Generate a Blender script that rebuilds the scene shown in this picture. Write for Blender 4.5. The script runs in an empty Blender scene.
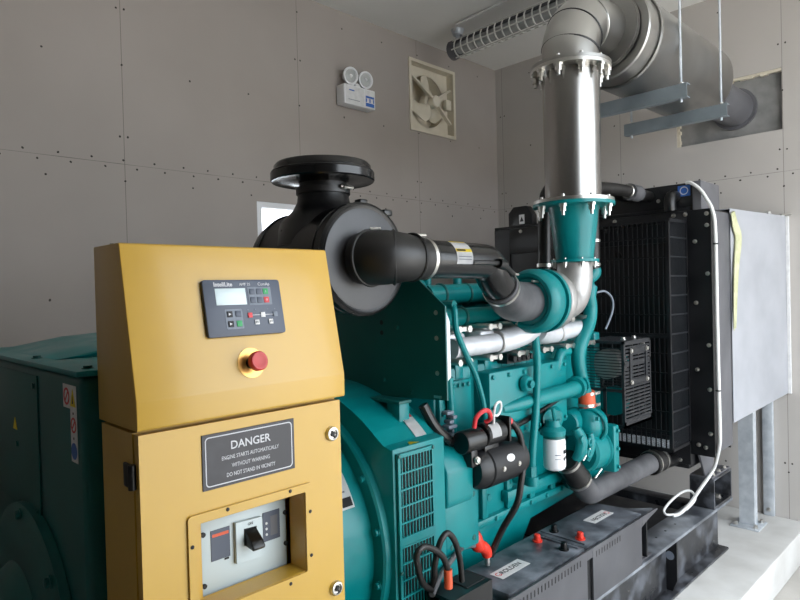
import bpy, bmesh, math, random
from mathutils import Vector, Matrix
random.seed(7)
sc = bpy.context.scene
COL = sc.collection
PI = math.pi
V = Vector

# ------------------------------------------------------------------ materials
def lin(c):
    c = c / 255.0
    return c / 12.92 if c <= 0.04045 else ((c + 0.055) / 1.055) ** 2.4

def rgb(t):
    return (lin(t[0]), lin(t[1]), lin(t[2]), 1.0)

def mat(name, col, rough=0.5, metal=0.0, col2=None, nscale=8.0, lo=0.35, hi=0.7, bump=0.0, bscale=200.0, det=6,
        rvar=0.0, coat=0.0, stretch=None, spec=None):
    m = bpy.data.materials.new(name); m.use_nodes = True
    nt = m.node_tree; b = nt.nodes['Principled BSDF']
    b.inputs['Base Color'].default_value = rgb(col)
    b.inputs['Roughness'].default_value = rough
    b.inputs['Metallic'].default_value = metal
    if coat:
        b.inputs['Coat Weight'].default_value = coat
        b.inputs['Coat Roughness'].default_value = 0.15
    if spec is not None:
        b.inputs['Specular IOR Level'].default_value = spec
    tc = nt.nodes.new('ShaderNodeTexCoord')
    vec = tc.outputs['Object']
    if stretch:
        mp = nt.nodes.new('ShaderNodeMapping'); mp.inputs['Scale'].default_value = stretch
        nt.links.new(vec, mp.inputs['Vector']); vec = mp.outputs['Vector']
    if col2 or rvar:
        n = nt.nodes.new('ShaderNodeTexNoise'); n.inputs['Scale'].default_value = nscale
        n.inputs['Detail'].default_value = det; nt.links.new(vec, n.inputs['Vector'])
        if col2:
            r = nt.nodes.new('ShaderNodeValToRGB')
            r.color_ramp.elements[0].position = lo; r.color_ramp.elements[0].color = rgb(col)
            r.color_ramp.elements[1].position = hi; r.color_ramp.elements[1].color = rgb(col2)
            nt.links.new(n.outputs['Fac'], r.inputs['Fac']); nt.links.new(r.outputs['Color'], b.inputs['Base Color'])
        if rvar:
            mr = nt.nodes.new('ShaderNodeMapRange')
            mr.inputs['From Min'].default_value = 0.3; mr.inputs['From Max'].default_value = 0.7
            mr.inputs['To Min'].default_value = max(0.02, rough - rvar); mr.inputs['To Max'].default_value = rough + rvar
            nt.links.new(n.outputs['Fac'], mr.inputs['Value']); nt.links.new(mr.outputs['Result'], b.inputs['Roughness'])
    if bump:
        n2 = nt.nodes.new('ShaderNodeTexNoise'); n2.inputs['Scale'].default_value = bscale
        n2.inputs['Detail'].default_value = 3; nt.links.new(vec, n2.inputs['Vector'])
        bp = nt.nodes.new('ShaderNodeBump'); bp.inputs['Strength'].default_value = bump
        bp.inputs['Distance'].default_value = 0.002
        nt.links.new(n2.outputs['Fac'], bp.inputs['Height']); nt.links.new(bp.outputs['Normal'], b.inputs['Normal'])
    return m

def board_mat(name, axis, x0, period, hz, base, base2):
    """gypsum / cement boards: butt joints along one axis, one level joint, screw heads beside the joints"""
    m = bpy.data.materials.new(name); m.use_nodes = True
    nt = m.node_tree; L = nt.links; b = nt.nodes['Principled BSDF']
    b.inputs['Roughness'].default_value = 0.85
    b.inputs['Specular IOR Level'].default_value = 0.25
    tc = nt.nodes.new('ShaderNodeTexCoord'); sp = nt.nodes.new('ShaderNodeSeparateXYZ')
    L.new(tc.outputs['Object'], sp.inputs['Vector'])
    def M(op, a, c=None):
        n = nt.nodes.new('ShaderNodeMath'); n.operation = op
        for i, v in enumerate((a, c)):
            if v is None: continue
            if isinstance(v, (int, float)): n.inputs[i].default_value = v
            else: L.new(v, n.inputs[i])
        return n.outputs[0]
    u = sp.outputs[axis]; z = sp.outputs['Z']
    jn = nt.nodes.new('ShaderNodeTexNoise'); jn.inputs['Scale'].default_value = 7; L.new(tc.outputs['Object'], jn.inputs['Vector'])
    jit = M('MULTIPLY', M('SUBTRACT', jn.outputs['Fac'], 0.5), 0.05)
    def per(v, o, p):   # signed distance to the nearest repeat
        return M('MULTIPLY', M('SUBTRACT', M('FRACT', M('ADD', M('DIVIDE', M('SUBTRACT', v, o), p), 100.5)), 0.5), p)
    du = per(u, x0, period); dz = M('SUBTRACT', z, hz)
    dus = M('ADD', M('ABSOLUTE', du), 0)
    def dot(a, c, r):
        return M('LESS_THAN', M('ADD', M('MULTIPLY', a, a), M('MULTIPLY', c, c)), r * r)
    zz = per(M('ADD', z, jit), 0.35, 0.66)
    uu = per(M('ADD', u, jit), 0.03, 0.155)
    uu2 = per(M('ADD', u, jit), 0.09, 0.155)
    d1 = dot(M('SUBTRACT', dus, 0.02), zz, 0.0055)
    d2 = dot(uu, M('SUBTRACT', dz, 0.02), 0.0055)
    d3 = dot(uu2, M('ADD', dz, 0.02), 0.0055)
    d4 = dot(per(u, x0 + 0.37, 0.37), per(M('ADD', z, jit), 0.3, 0.6), 0.0055)
    dots = M('MAXIMUM', M('MAXIMUM', d1, d2), M('MAXIMUM', d3, d4))
    wob = M('MULTIPLY', M('SUBTRACT', jn.outputs['Fac'], 0.35), 0.005)
    jv = M('LESS_THAN', dus, M('MAXIMUM', wob, 0.0016)); jh = M('LESS_THAN', M('ABSOLUTE', dz), M('MAXIMUM', wob, 0.0008))
    mask = M('MAXIMUM', M('MULTIPLY', dots, 0.95), M('MULTIPLY', M('MAXIMUM', jv, jh), 0.55))
    n = nt.nodes.new('ShaderNodeTexNoise'); n.inputs['Scale'].default_value = 1.7; n.inputs['Detail'].default_value = 5
    L.new(tc.outputs['Object'], n.inputs['Vector'])
    r = nt.nodes.new('ShaderNodeValToRGB')
    r.color_ramp.elements[0].position = 0.3; r.color_ramp.elements[0].color = rgb(base)
    r.color_ramp.elements[1].position = 0.75; r.color_ramp.elements[1].color = rgb(base2)
    L.new(n.outputs['Fac'], r.inputs['Fac'])
    mx = nt.nodes.new('ShaderNodeMix'); mx.data_type = 'RGBA'
    L.new(mask, mx.inputs['Factor']); L.new(r.outputs['Color'], mx.inputs['A']); mx.inputs['B'].default_value = rgb((45, 40, 36))
    L.new(mx.outputs['Result'], b.inputs['Base Color'])
    fn = nt.nodes.new('ShaderNodeTexNoise'); fn.inputs['Scale'].default_value = 130; L.new(tc.outputs['Object'], fn.inputs['Vector'])
    bp = nt.nodes.new('ShaderNodeBump'); bp.inputs['Strength'].default_value = 0.08; bp.inputs['Distance'].default_value = 0.002
    L.new(fn.outputs['Fac'], bp.inputs['Height']); L.new(bp.outputs['Normal'], b.inputs['Normal'])
    return m

TEAL = mat('teal_paint', (0, 112, 115), 0.36, 0, (0, 124, 125), 9, rvar=0.08, coat=0.06, spec=0.35, bump=0.03, bscale=60)
TEALD = mat('shaded_teal_paint', (2, 82, 80), 0.42, 0, (3, 90, 87), 6, bump=0.04, bscale=300)  # darker copy of the teal; shade on plate and alternator end put into colour
YEL = mat('ochre_powder_coat', (190, 150, 52), 0.38, 0, (195, 155, 57), 4, bump=0.10, bscale=900, coat=0.35)
BLK = mat('black_plastic', (9, 9, 10), 0.34, 0, (14, 14, 15), 12, rvar=0.08)
BLKG = mat('gloss_black_plastic', (10, 10, 11), 0.22, 0, (15, 15, 16), 12, rvar=0.05)
RUB = mat('black_rubber', (14, 13, 13), 0.45, 0, (26, 24, 23), 14, rvar=0.1)
RUBG = mat('dusty_grey_rubber', (58, 58, 61), 0.55, 0, (92, 92, 95), 9)
BLKM = mat('black_painted_steel', (9, 10, 13), 0.42, 0, (17, 18, 22), 7, rvar=0.08)
GREYFACE = mat('dark_grey_dish_plastic', (56, 57, 60), 0.42, 0, (66, 67, 71), 6)
SKID = mat('scuffed_black_steel', (34, 35, 38), 0.36, 0, (112, 116, 124), 10, 0.46, 0.80, rvar=0.10)
GRAPH = mat('graphite_steel', (84, 84, 88), 0.45, 0, (98, 98, 102), 5)
DUST_LIT = mat('dusty_lit_black_steel', (62, 65, 71), 0.42, 0, (140, 145, 152), 8, 0.35, 0.70, rvar=0.08)  # real dust, with grazing light on the flange top put into the colour
TRAY = mat('dark_tray_steel', (66, 66, 70), 0.45, 0, (80, 80, 84), 5)
CAGE = mat('satin_black_cage', (24, 26, 30), 0.42, 0, (34, 36, 40), 8)
BATT = mat('dusty_battery_plastic', (54, 57, 63), 0.42, 0, (132, 138, 147), 9, 0.36, 0.70, rvar=0.1)
STEEL = mat('stainless_steel', (172, 170, 167), 0.27, 1, (150, 148, 145), 5, det=2, stretch=(1, 1, 0.35))
STEELR = mat('mottled_stainless_steel', (186, 185, 182), 0.30, 1, (158, 157, 154), 3.5, det=2)
ZINC = mat('zinc_plated_steel', (205, 203, 198), 0.3, 1)
GALV = mat('galvanised_steel', (202, 207, 212), 0.45, 0.3, (170, 177, 184), 14, rvar=0.1)
BEAM = mat('grey_painted_channel', (132, 142, 148), 0.5, 0.4, (118, 127, 133), 8)
CAST = mat('cast_aluminium', (178, 176, 174), 0.48, 0.75, (160, 158, 156), 18, bump=0.1, bscale=180)
SILV = mat('silver_heat_paint', (206, 208, 212), 0.45, 0.35, (190, 192, 196), 16, bump=0.05, bscale=160)
WHITE = mat('white_plastic', (226, 226, 228), 0.4)
PAPER = mat('white_label', (222, 222, 222), 0.5, 0, (206, 206, 206), 30)
INK = mat('black_ink', (22, 22, 24), 0.6)
CREAM = mat('cream_enamel', (214, 206, 188), 0.5, 0, (200, 191, 172), 6)
RED = mat('red_plastic', (216, 52, 34), 0.4)
ESTOP = mat('faded_red_plastic', (186, 48, 44), 0.4)
BRASS = mat('brass_plate', (224, 176, 96), 0.3, 0.6)
ORANGE = mat('orange_silicone', (206, 84, 48), 0.5)
YLAB = mat('yellow_label', (230, 206, 30), 0.5)
BLUE = mat('blue_label', (44, 96, 176), 0.5)
GREENK = mat('green_key', (36, 150, 84), 0.45)
REDK = mat('red_key', (206, 52, 58), 0.45)
LCD = mat('lcd_glass', (205, 220, 222), 0.25)
PANEL = mat('slate_panel', (66, 74, 90), 0.42)
PANELG = mat('grey_panel_band', (108, 116, 128), 0.45)
PLATE = mat('slate_danger_plate', (42, 42, 48), 0.42, 0, (56, 55, 62), 20, 0.5, 0.75)
LETTER = mat('pale_lettering', (206, 206, 210), 0.5)
BREAK = mat('pale_grey_breaker', (190, 202, 204), 0.4)
CANVAS = mat('silver_grey_duct_sheet', (172, 174, 180), 0.42, 0.15, (160, 162, 168), 5, bump=0.25, bscale=7)
FOAM = mat('yellow_glass_wool', (194, 194, 160), 0.9, 0, (168, 168, 130), 22, bump=0.5, bscale=60)
CONC = mat('pale_concrete', (204, 203, 200), 0.85, 0, (184, 182, 178), 4, bump=0.3, bscale=40)
FLOORM = mat('floor_concrete', (190, 186, 180), 0.85, 0, (168, 164, 158), 3, bump=0.2, bscale=40)
CEILM = mat('ceiling_paint', (232, 231, 228), 0.9, 0, (226, 225, 222), 2)
MINERAL = mat('grey_rock_panel', (118, 118, 117), 0.8, 0, (152, 151, 149), 6, bump=0.3, bscale=50)
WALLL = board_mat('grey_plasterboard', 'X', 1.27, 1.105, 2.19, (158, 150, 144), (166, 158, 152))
WALLR = board_mat('grey_plasterboard_lit', 'Y', 1.077, 1.065, 2.19, (180, 175, 170), (188, 183, 178))  # same board as the left wall; door light put into a paler colour
WALLB = mat('plain_wall', (146, 141, 135), 0.9)
CABLEW = mat('white_conduit', (222, 222, 220), 0.45)
MESHM = mat('grey_wire_guard', (205, 205, 200), 0.5)
GLASSD = mat('dark_fluorescent_glass', (176, 178, 176), 0.2)
GLASS = bpy.data.materials.new('window_glass'); GLASS.use_nodes = True
_b = GLASS.node_tree.nodes['Principled BSDF']; _b.inputs['Transmission Weight'].default_value = 1
_b.inputs['Roughness'].default_value = 0.0; _b.inputs['IOR'].default_value = 1.02

# ------------------------------------------------------------------ mesh builder (world coordinates)
class MB:
    def __init__(s, xf=None):
        s.bm = bmesh.new(); s.xf = xf
    def _bev(s, verts, off, seg):
        es = list({e for v in verts for e in v.link_edges})
        bmesh.ops.bevel(s.bm, geom=es, offset=off, segments=seg, affect='EDGES', profile=0.5, clamp_overlap=True)
    def box(s, x0, y0, z0, x1, y1, z1, bev=0.0, seg=2, rot=None):
        c = V(((x0 + x1) / 2, (y0 + y1) / 2, (z0 + z1) / 2))
        M = Matrix.Translation(c) @ (rot.to_4x4() if rot else Matrix()) @ Matrix.Diagonal((abs(x1 - x0), abs(y1 - y0), abs(z1 - z0), 1))
        r = bmesh.ops.create_cube(s.bm, size=1, matrix=M)
        if bev: s._bev(r['verts'], bev, seg)
        return s
    def beam(s, a, b, w, h, up=(0, 0, 1), bev=0):      # bar of section w x h between two points
        a, b = V(a), V(b); x = (b - a).normalized(); y = V(up).cross(x)
        if y.length < 1e-5: y = V((0, 1, 0)).cross(x)
        y.normalize(); z = x.cross(y)
        R = Matrix((x, y, z)).transposed().to_4x4()
        M = Matrix.Translation((a + b) / 2) @ R @ Matrix.Diagonal(((b - a).length, w, h, 1))
        r = bmesh.ops.create_cube(s.bm, size=1, matrix=M)
        if bev: s._bev(r['verts'], bev, 2)
        return s
    def _basis(s, ax):
        ax = V(ax).normalized(); t = V((0, 0, 1)) if abs(ax.z) < 0.9 else V((1, 0, 0))
        u = t.cross(ax).normalized(); return ax, u, ax.cross(u)
    def lathe(s, o, axis, prof, n=32, loop=False):     # profile of (along axis, radius)
        o = V(o); ax, u, w = s._basis(axis); rings = []
        for t, r in prof:
            if r < 1e-6: rings.append([s.bm.verts.new(o + ax * t)])
            else: rings.append([s.bm.verts.new(o + ax * t + (u * math.cos(2 * PI * k / n) + w * math.sin(2 * PI * k / n)) * r) for k in range(n)])
        pairs = list(zip(rings, rings[1:])) + ([(rings[-1], rings[0])] if loop else [])
        for A, B in pairs:
            for k in range(n):
                j = (k + 1) % n
                q = [A[k % len(A)], A[j % len(A)], B[j % len(B)], B[k % len(B)]]
                q = list(dict.fromkeys(q))
                if len(q) > 2: s.bm.faces.new(q)
        return s
    def cyl(s, a, b, r0, r1=None, n=24, ch=0.0):
        a, b = V(a), V(b); h = (b - a).length; r1 = r0 if r1 is None else r1
        if ch: p = [(0, 0), (0, r0 - ch), (ch, r0), (h - ch, r1), (h, r1 - ch), (h, 0)]
        else: p = [(0, 0), (0, r0), (h, r1), (h, 0)]
        return s.lathe(a, b - a, p, n)
    def pipe(s, a, b, ro, ri, n=32):
        a, b = V(a), V(b); h = (b - a).length
        return s.lathe(a, b - a, [(0, ri), (0, ro), (h, ro), (h, ri)], n, loop=True)
    def torus(s, c, axis, R, r, n=36, m=12, a0=0.0):
        return s.lathe(c, axis, [(r * math.sin(2 * PI * i / m), R + r * math.cos(2 * PI * i / m)) for i in range(m)], n, loop=True)
    def sphere(s, c, r, sx=1, sy=1, sz=1, n=20):
        M = Matrix.Translation(c) @ Matrix.Diagonal((sx, sy, sz, 1))
        bmesh.ops.create_uvsphere(s.bm, u_segments=n, v_segments=n // 2 + 2, radius=r, matrix=M); return s
    def tube(s, pts, r, n=12, smooth=6, closed=False, caps=True):
        P = [V(p) for p in pts]; R = list(r) if isinstance(r, (list, tuple)) else [r] * len(P)
        if smooth and len(P) > 2:
            Q, RR = [], []; N = len(P)
            for i in range(N if closed else N - 1):
                p0 = P[(i - 1) % N] if closed or i > 0 else P[0]; p1 = P[i]; p2 = P[(i + 1) % N]
                p3 = P[(i + 2) % N] if closed or i + 2 < N else P[-1]
                for k in range(smooth):
                    t = k / smooth
                    Q.append(0.5 * ((2 * p1) + (p2 - p0) * t + (2 * p0 - 5 * p1 + 4 * p2 - p3) * t * t + (3 * p1 - p0 - 3 * p2 + p3) * t ** 3))
                    RR.append(R[i] * (1 - t) + R[(i + 1) % N] * t)
            if not closed: Q.append(P[-1]); RR.append(R[-1])
            P, R = Q, RR
        N = len(P); rings = []; u = None
        for i in range(N):
            a = P[(i - 1) % N] if closed or i > 0 else P[0]; b = P[(i + 1) % N] if closed or i < N - 1 else P[-1]
            t = (b - a).normalized()
            if u is None: _, u, _w = s._basis(t)
            u = (u - t * u.dot(t)).normalized(); w = t.cross(u)
            rings.append([s.bm.verts.new(P[i] + (u * math.cos(2 * PI * k / n) + w * math.sin(2 * PI * k / n)) * R[i]) for k in range(n)])
        for i in range(N if closed else N - 1):
            A, B = rings[i], rings[(i + 1) % N]
            for k in range(n): s.bm.faces.new((A[k], A[(k + 1) % n], B[(k + 1) % n], B[k]))
        if caps and not closed:
            s.bm.faces.new(rings[0][::-1]); s.bm.faces.new(rings[-1])
        return s
    def prism(s, poly, axis, d0, d1, bev=0, seg=2):    # polygon in the two other axes (in x,y,z order)
        def pt(p, d): return {'x': V((d, p[0], p[1])), 'y': V((p[0], d, p[1])), 'z': V((p[0], p[1], d))}[axis]
        A = [s.bm.verts.new(pt(p, d0)) for p in poly]; B = [s.bm.verts.new(pt(p, d1)) for p in poly]
        s.bm.faces.new(A); s.bm.faces.new(B[::-1]); n = len(poly)
        for k in range(n): s.bm.faces.new((A[k], B[k], B[(k + 1) % n], A[(k + 1) % n]))
        if bev: s._bev(A + B, bev, seg)
        return s
    def frame(s, poly_o, poly_i, axis, d0, d1):        # plate with a hole: same number of corners outside and inside
        def pt(p, d): return {'x': V((d, p[0], p[1])), 'y': V((p[0], d, p[1])), 'z': V((p[0], p[1], d))}[axis]
        L = [[s.bm.verts.new(pt(p, d)) for p in q] for q, d in ((poly_o, d0), (poly_o, d1), (poly_i, d1), (poly_i, d0))]
        n = len(poly_o)
        for a in range(4):
            A, B = L[a], L[(a + 1) % 4]
            for k in range(n): s.bm.faces.new((A[k], A[(k + 1) % n], B[(k + 1) % n], B[k]))
        return s
    def build(s, name, m, parent=None, ang=35, kind=None, label=None):
        bm = s.bm
        bmesh.ops.recalc_face_normals(bm, faces=bm.faces)
        if s.xf is not None: bm.transform(s.xf)
        off = V((0, 0, 0)); q = parent
        while q is not None: off += q.location; q = q.parent
        bm.transform(Matrix.Translation(-off))
        me = bpy.data.meshes.new(name); bm.to_mesh(me); bm.free()
        me.materials.append(m)
        for p in me.polygons: p.use_smooth = True
        me.set_sharp_from_angle(angle=math.radians(ang))
        o = bpy.data.objects.new(name, me); COL.objects.link(o)
        if parent is not None: o.parent = parent
        if kind: o['kind'] = kind
        if label: o['label'] = label
        return o

def rect(a0, b0, a1, b1): return [(a0, b0), (a1, b0), (a1, b1), (a0, b1)]
def rrect(a0, b0, a1, b1, r, n=4):
    o = []
    for cx, cy, s in ((a1 - r, b0 + r, -90), (a1 - r, b1 - r, 0), (a0 + r, b1 - r, 90), (a0 + r, b0 + r, 180)):
        for k in range(n + 1):
            t = math.radians(s + 90 * k / n); o.append((cx + r * math.cos(t), cy + r * math.sin(t)))
    return o

def tag(o, label, cat, group=None):
    o['label'] = label; o['category'] = cat
    if group: o['group'] = group
    return o
def thing(name, label, cat, loc, group=None):
    o = bpy.data.objects.new(name, None); COL.objects.link(o); o.location = loc; o.empty_display_size = 0.05
    return tag(o, label, cat, group)
def struct(name, mb, m, parent=None):
    o = mb.build(name, m, parent)
    if parent is None: o['kind'] = 'structure'
    return o
def copy_tree(o, parent=None):
    c = o.copy(); COL.objects.link(c)
    if parent is not None: c.parent = parent
    for ch in list(o.children): copy_tree(ch, c)
    return c

_bolt_cache = {}
def bolts(parent, pts, axis, r=0.008, h=0.007, m=ZINC, name='bolt', n=6):
    """one bolt head per point, each an object of its own sharing one mesh"""
    ax = V(axis).normalized(); key = (tuple(round(c, 3) for c in ax), r, h, m.name, n)
    off = V((0, 0, 0)); q = parent
    while q is not None: off += q.location; q = q.parent
    for p in pts:
        if key not in _bolt_cache:
            mb = MB(); mb.lathe((0, 0, 0), ax, [(-0.001, 0), (-0.001, r * 1.35), (h * 0.25, r * 1.35), (h * 0.25, r), (h * 0.9, r), (h, r * 0.8), (h, 0)], 12 if n > 6 else 8)
            o = mb.build(name, m); _bolt_cache[key] = o.data
        else:
            o = bpy.data.objects.new(name, _bolt_cache[key]); COL.objects.link(o)
        o.parent = parent; o.location = V(p) - off
def studs(parent, pts, axis, r=0.008, h=0.05, m=ZINC, name='bolt'):
    """through bolts: head, shank and nut"""
    ax = V(axis).normalized(); key = ('stud', tuple(ax), r, h, m.name)
    off = V((0, 0, 0)); q = parent
    while q is not None: off += q.location; q = q.parent
    for p in pts:
        if key not in _bolt_cache:
            mb = MB(); k = h / 2
            mb.lathe((0, 0, 0), ax, [(-k, 0), (-k, r * .6), (-k * .6, r * .6), (-k * .6, r * 1.1), (-k * .15, r * 1.1), (-k * .15, r * 1.5), (k * .15, r * 1.5), (k * .15, r * 1.1), (k * .7, r * 1.1), (k * .7, r * .6), (k, r * .6), (k, 0)], 8)
            o = mb.build(name, m); _bolt_cache[key] = o.data
        else:
            o = bpy.data.objects.new(name, _bolt_cache[key]); COL.objects.link(o)
        o.parent = parent; o.location = V(p) - off

def text(s, size, xf, x, y, m, parent, name='lettering', align='CENTER', d=0.0004, bold=0.0, sx=1.0):
    cu = bpy.data.curves.new('txt', 'FONT'); cu.body = s; cu.size = size; cu.align_x = align; cu.align_y = 'CENTER'
    cu.extrude = d; cu.offset = bold; cu.resolution_u = 3
    t = bpy.data.objects.new('txt', cu); COL.objects.link(t)
    dg = bpy.context.evaluated_depsgraph_get(); dg.update()
    me = bpy.data.meshes.new_from_object(t.evaluated_get(dg))
    bpy.data.objects.remove(t); bpy.data.curves.remove(cu)
    off = V((0, 0, 0)); q = parent
    while q is not None: off += q.location; q = q.parent
    me.transform(Matrix.Translation(-off) @ xf @ Matrix.Translation((x, y, 0)) @ Matrix.Diagonal((sx, 1, 1, 1)))
    me.name = name; me.materials.clear(); me.materials.append(m)
    o = bpy.data.objects.new(name, me); COL.objects.link(o); o.parent = parent
    return o
def frame_xf(o, u, v):
    u = V(u).normalized(); v = V(v); v = (v - u * v.dot(u)).normalized(); n = u.cross(v)
    M = Matrix((u, v, n)).transposed().to_4x4(); M.translation = V(o); return M

# ------------------------------------------------------------------ the room
XW, YW, ZC, ZF = 4.483, 3.273, 3.41, -0.2
XB, YF = -2.6, -0.95
T = 0.16
def wall_with_holes(mb, axis, d0, d1, a0, b0, a1, b1, holes):
    """wall slab cut around rectangular holes"""
    xs = sorted({a0, a1, *[h[0] for h in holes], *[h[2] for h in holes]}); zs = sorted({b0, b1, *[h[1] for h in holes], *[h[3] for h in holes]})
    keep = lambda i, j: 0 <= i < len(xs) - 1 and 0 <= j < len(zs) - 1 and not any(h[0] <= (xs[i] + xs[i + 1]) / 2 <= h[2] and h[1] <= (zs[j] + zs[j + 1]) / 2 <= h[3] for h in holes)
    def pt(a, b, d): return {'x': V((d, a, b)), 'y': V((a, d, b))}[axis]
    cache = {}
    def vv(a, b, d):
        k = (a, b, d)
        if k not in cache: cache[k] = mb.bm.verts.new(pt(a, b, d))
        return cache[k]
    for i in range(len(xs) - 1):
        for j in range(len(zs) - 1):
            if not keep(i, j): continue
            c = [(xs[i], zs[j]), (xs[i + 1], zs[j]), (xs[i + 1], zs[j + 1]), (xs[i], zs[j + 1])]
            for d in (d0, d1): mb.bm.faces.new([vv(a, b, d) for a, b in c])
            for k, (di, dj) in enumerate(((0, -1), (1, 0), (0, 1), (-1, 0))):
                if not keep(i + di, j + dj):
                    p, q = c[k], c[(k + 1) % 4]
                    mb.bm.faces.new([vv(*p, d0), vv(*q, d0), vv(*q, d1), vv(*p, d1)])
    return mb
WIN = (2.046, 1.62, 2.50, 2.066)
FANH = (3.402, 2.727, 3.907, 3.25)
HOLE = (1.08, 2.455, 1.73, 2.842)
DOORF = (0.9, ZF, 4.42, 3.15)
struct('wall_left', wall_with_holes(MB(), 'y', YW, YW + T, XB - T, ZF, XW + T, ZC, [WIN, FANH]), WALLL)
struct('wall_right', wall_with_holes(MB(), 'x', XW, XW + T, YF - T, ZF, YW, ZC, [HOLE]), WALLR)
struct('wall_front', wall_with_holes(MB(), 'y', YF - T, YF, XB - T, ZF, XW, ZC, [DOORF]), WALLB)
struct('wall_back', MB().box(XB - T, YF, ZF, XB, YW, ZC), WALLB)
struct('ceiling', MB().box(XB - T, YF - T, ZC, XW + T, YW + T, ZC + 0.12), CEILM)
struct('floor', MB().box(XB - T, YF - T, ZF - 0.1, XW + T, YW + T, ZF), FLOORM)
struct('ground', MB().box(-16, -24, ZF - 0.2, 20, YF - T - .001, ZF - .01), FLOORM)
pl = MB().box(-1.6, 0.97, ZF, XW, 2.62, 0.0, 0.012, 2)
struct('floor_plinth', pl, CONC)
struct('door_1', MB().frame(rect(DOORF[0] - .06, ZF, DOORF[2] + .06, DOORF[3] + .06), rect(DOORF[0], ZF + .001, DOORF[2], DOORF[3]), 'y', YF - T - .02, YF + .02), GALV)
# small window in the left wall
wf = MB(); a, b_, c, d = WIN
wf.frame(rect(a, b_, c, d), rect(a + .035, b_ + .035, c - .035, d - .035), 'y', YW + 0.004, YW + 0.07)
struct('window_1', wf, WHITE)
wl = struct('window_pane', MB().box(a + .03, YW + .035, b_ + .03, c - .03, YW + .04, d - .03), GLASS, bpy.data.objects['window_1'])

# rock panel closing the exhaust opening in the right wall
o = MB(); N = 22
ed = [(HOLE[0], HOLE[1]), (HOLE[2], HOLE[1]), (HOLE[2], HOLE[3]), (HOLE[0], HOLE[3])]
tag(MB().box(XW + .035, HOLE[0] + .002, HOLE[1] + .002, XW + .08, HOLE[2] - .002, HOLE[3] - .002).build('closing_panel', MINERAL), 'rough grey panel set into the cut opening round the exhaust outlet pipe', 'panel')
bm_ = MB()
for y0, z0, y1, z1 in ((HOLE[0], HOLE[3] - .03, HOLE[2], HOLE[3] - .001), (HOLE[2] - .024, HOLE[1], HOLE[2] - .001, HOLE[3] - .03)):
    n = 16
    for k in range(n):
        t = random.uniform(.45, 1.0)
        if y1 - y0 > z1 - z0:
            w = (y1 - y0) / n; bm_.box(XW + .004, y0 + w * k, z1 - (z1 - z0) * t, XW + .034, y0 + w * (k + 1), z1)
        else:
            w = (z1 - z0) / n; bm_.box(XW + .004, y1 - (y1 - y0) * t, z0 + w * k, XW + .034, y1, z0 + w * (k + 1))
tag(bm_.build('broken_board_edge', CREAM), 'ragged cream board edge along top and left of the exhaust opening', 'board')

# ------------------------------------------------------------------ wall exhaust fan
fx, fz = (FANH[0] + FANH[2]) / 2, (FANH[1] + FANH[3]) / 2
t = thing('exhaust_fan', 'cream bladed exhaust fan set square into the left wall near the corner', 'fan', (fx, YW, FANH[1]))
m_ = MB().frame(rect(FANH[0] - .012, FANH[1] - .012, FANH[2] + .012, FANH[3] + .012), rect(FANH[0] + .012, FANH[1] + .012, FANH[2] - .012, FANH[3] - .012), 'y', YW - .012, YW - .001)
m_.build('frame', CREAM, t)
m_ = MB().frame(rect(FANH[0] + .001, FANH[1] + .001, FANH[2] - .001, FANH[3] - .001), rect(FANH[0] + .008, FANH[1] + .008, FANH[2] - .008, FANH[3] - .008), 'y', YW - .001, YW + .11)
m_.build('recess_liner', CREAM, t)
ci = [(fx + .2 * math.cos(math.radians(k * 15 - 135)), fz + .2 * math.sin(math.radians(k * 15 - 135))) for k in range(24)]
sq = []
for k in range(24):
    a_ = math.radians(k * 15 - 135); c_, s_ = math.cos(a_), math.sin(a_); q = max(abs(c_), abs(s_)); sq.append((fx + .243 * c_ / q, fz + .252 * s_ / q))
MB().frame(sq, ci, 'y', YW + .06, YW + .072).build('orifice_plate', CREAM, t)
MB().pipe((fx, YW + .06, fz), (fx, YW + .15, fz), .204, .199, 40).build('venturi_ring', CREAM, t)
MB().box(FANH[0] + .01, YW + .15, FANH[1] + .01, FANH[2] - .01, YW + .155, FANH[3] - .01).build('shutter', CREAM, t)
bl = MB(); bl.lathe((fx, YW + .03, fz), (0, 1, 0), [(0, 0), (0, .04), (.01, .05), (.06, .052), (.07, .045), (.07, 0)], 24); bl.build('hub', CREAM, t)
for k in range(3):
    th = math.radians(100 + 120 * k); mb = MB(); g = []
    for i in range(8):
        r = .045 + .15 * i / 7; wdt = (.35 + .55 * math.sin(PI * (i + 1.2) / 9)) if i < 7 else .55
        row = []
        for j in range(7):
            a_ = th + (j / 6 - .5) * 2 * wdt * .85
            row.append((V((fx + r * math.cos(a_), YW + .055 - .055 * (j / 6 - .5) * 1.6 - .02 * math.sin(PI * j / 6), fz + r * math.sin(a_)))))
        g.append(row)
    for sgn in (0, .004):
        vs = [[mb.bm.verts.new(p + V((0, sgn, 0))) for p in row] for row in g]
        for i in range(7):
            for j in range(6): mb.bm.faces.new((vs[i][j], vs[i][j + 1], vs[i + 1][j + 1], vs[i + 1][j]))
        if sgn == 0: v0 = vs
        else:
            rim = lambda q: [q[0][j] for j in range(7)] + [q[i][6] for i in range(1, 8)] + [q[7][j] for j in range(5, -1, -1)] + [q[i][0] for i in range(6, 0, -1)]
            A, B = rim(v0), rim(vs)
            for i in range(len(A)): mb.bm.faces.new((A[i], A[(i + 1) % len(A)], B[(i + 1) % len(A)], B[i]))
    mb.build('blade', CREAM, t)
mo = MB(); mo.cyl((fx + .02, YW - .03, fz - .01), (fx + .02, YW + .03, fz - .01), .045, .05, 20, .006)
mo.build('motor', CREAM, t)
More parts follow.
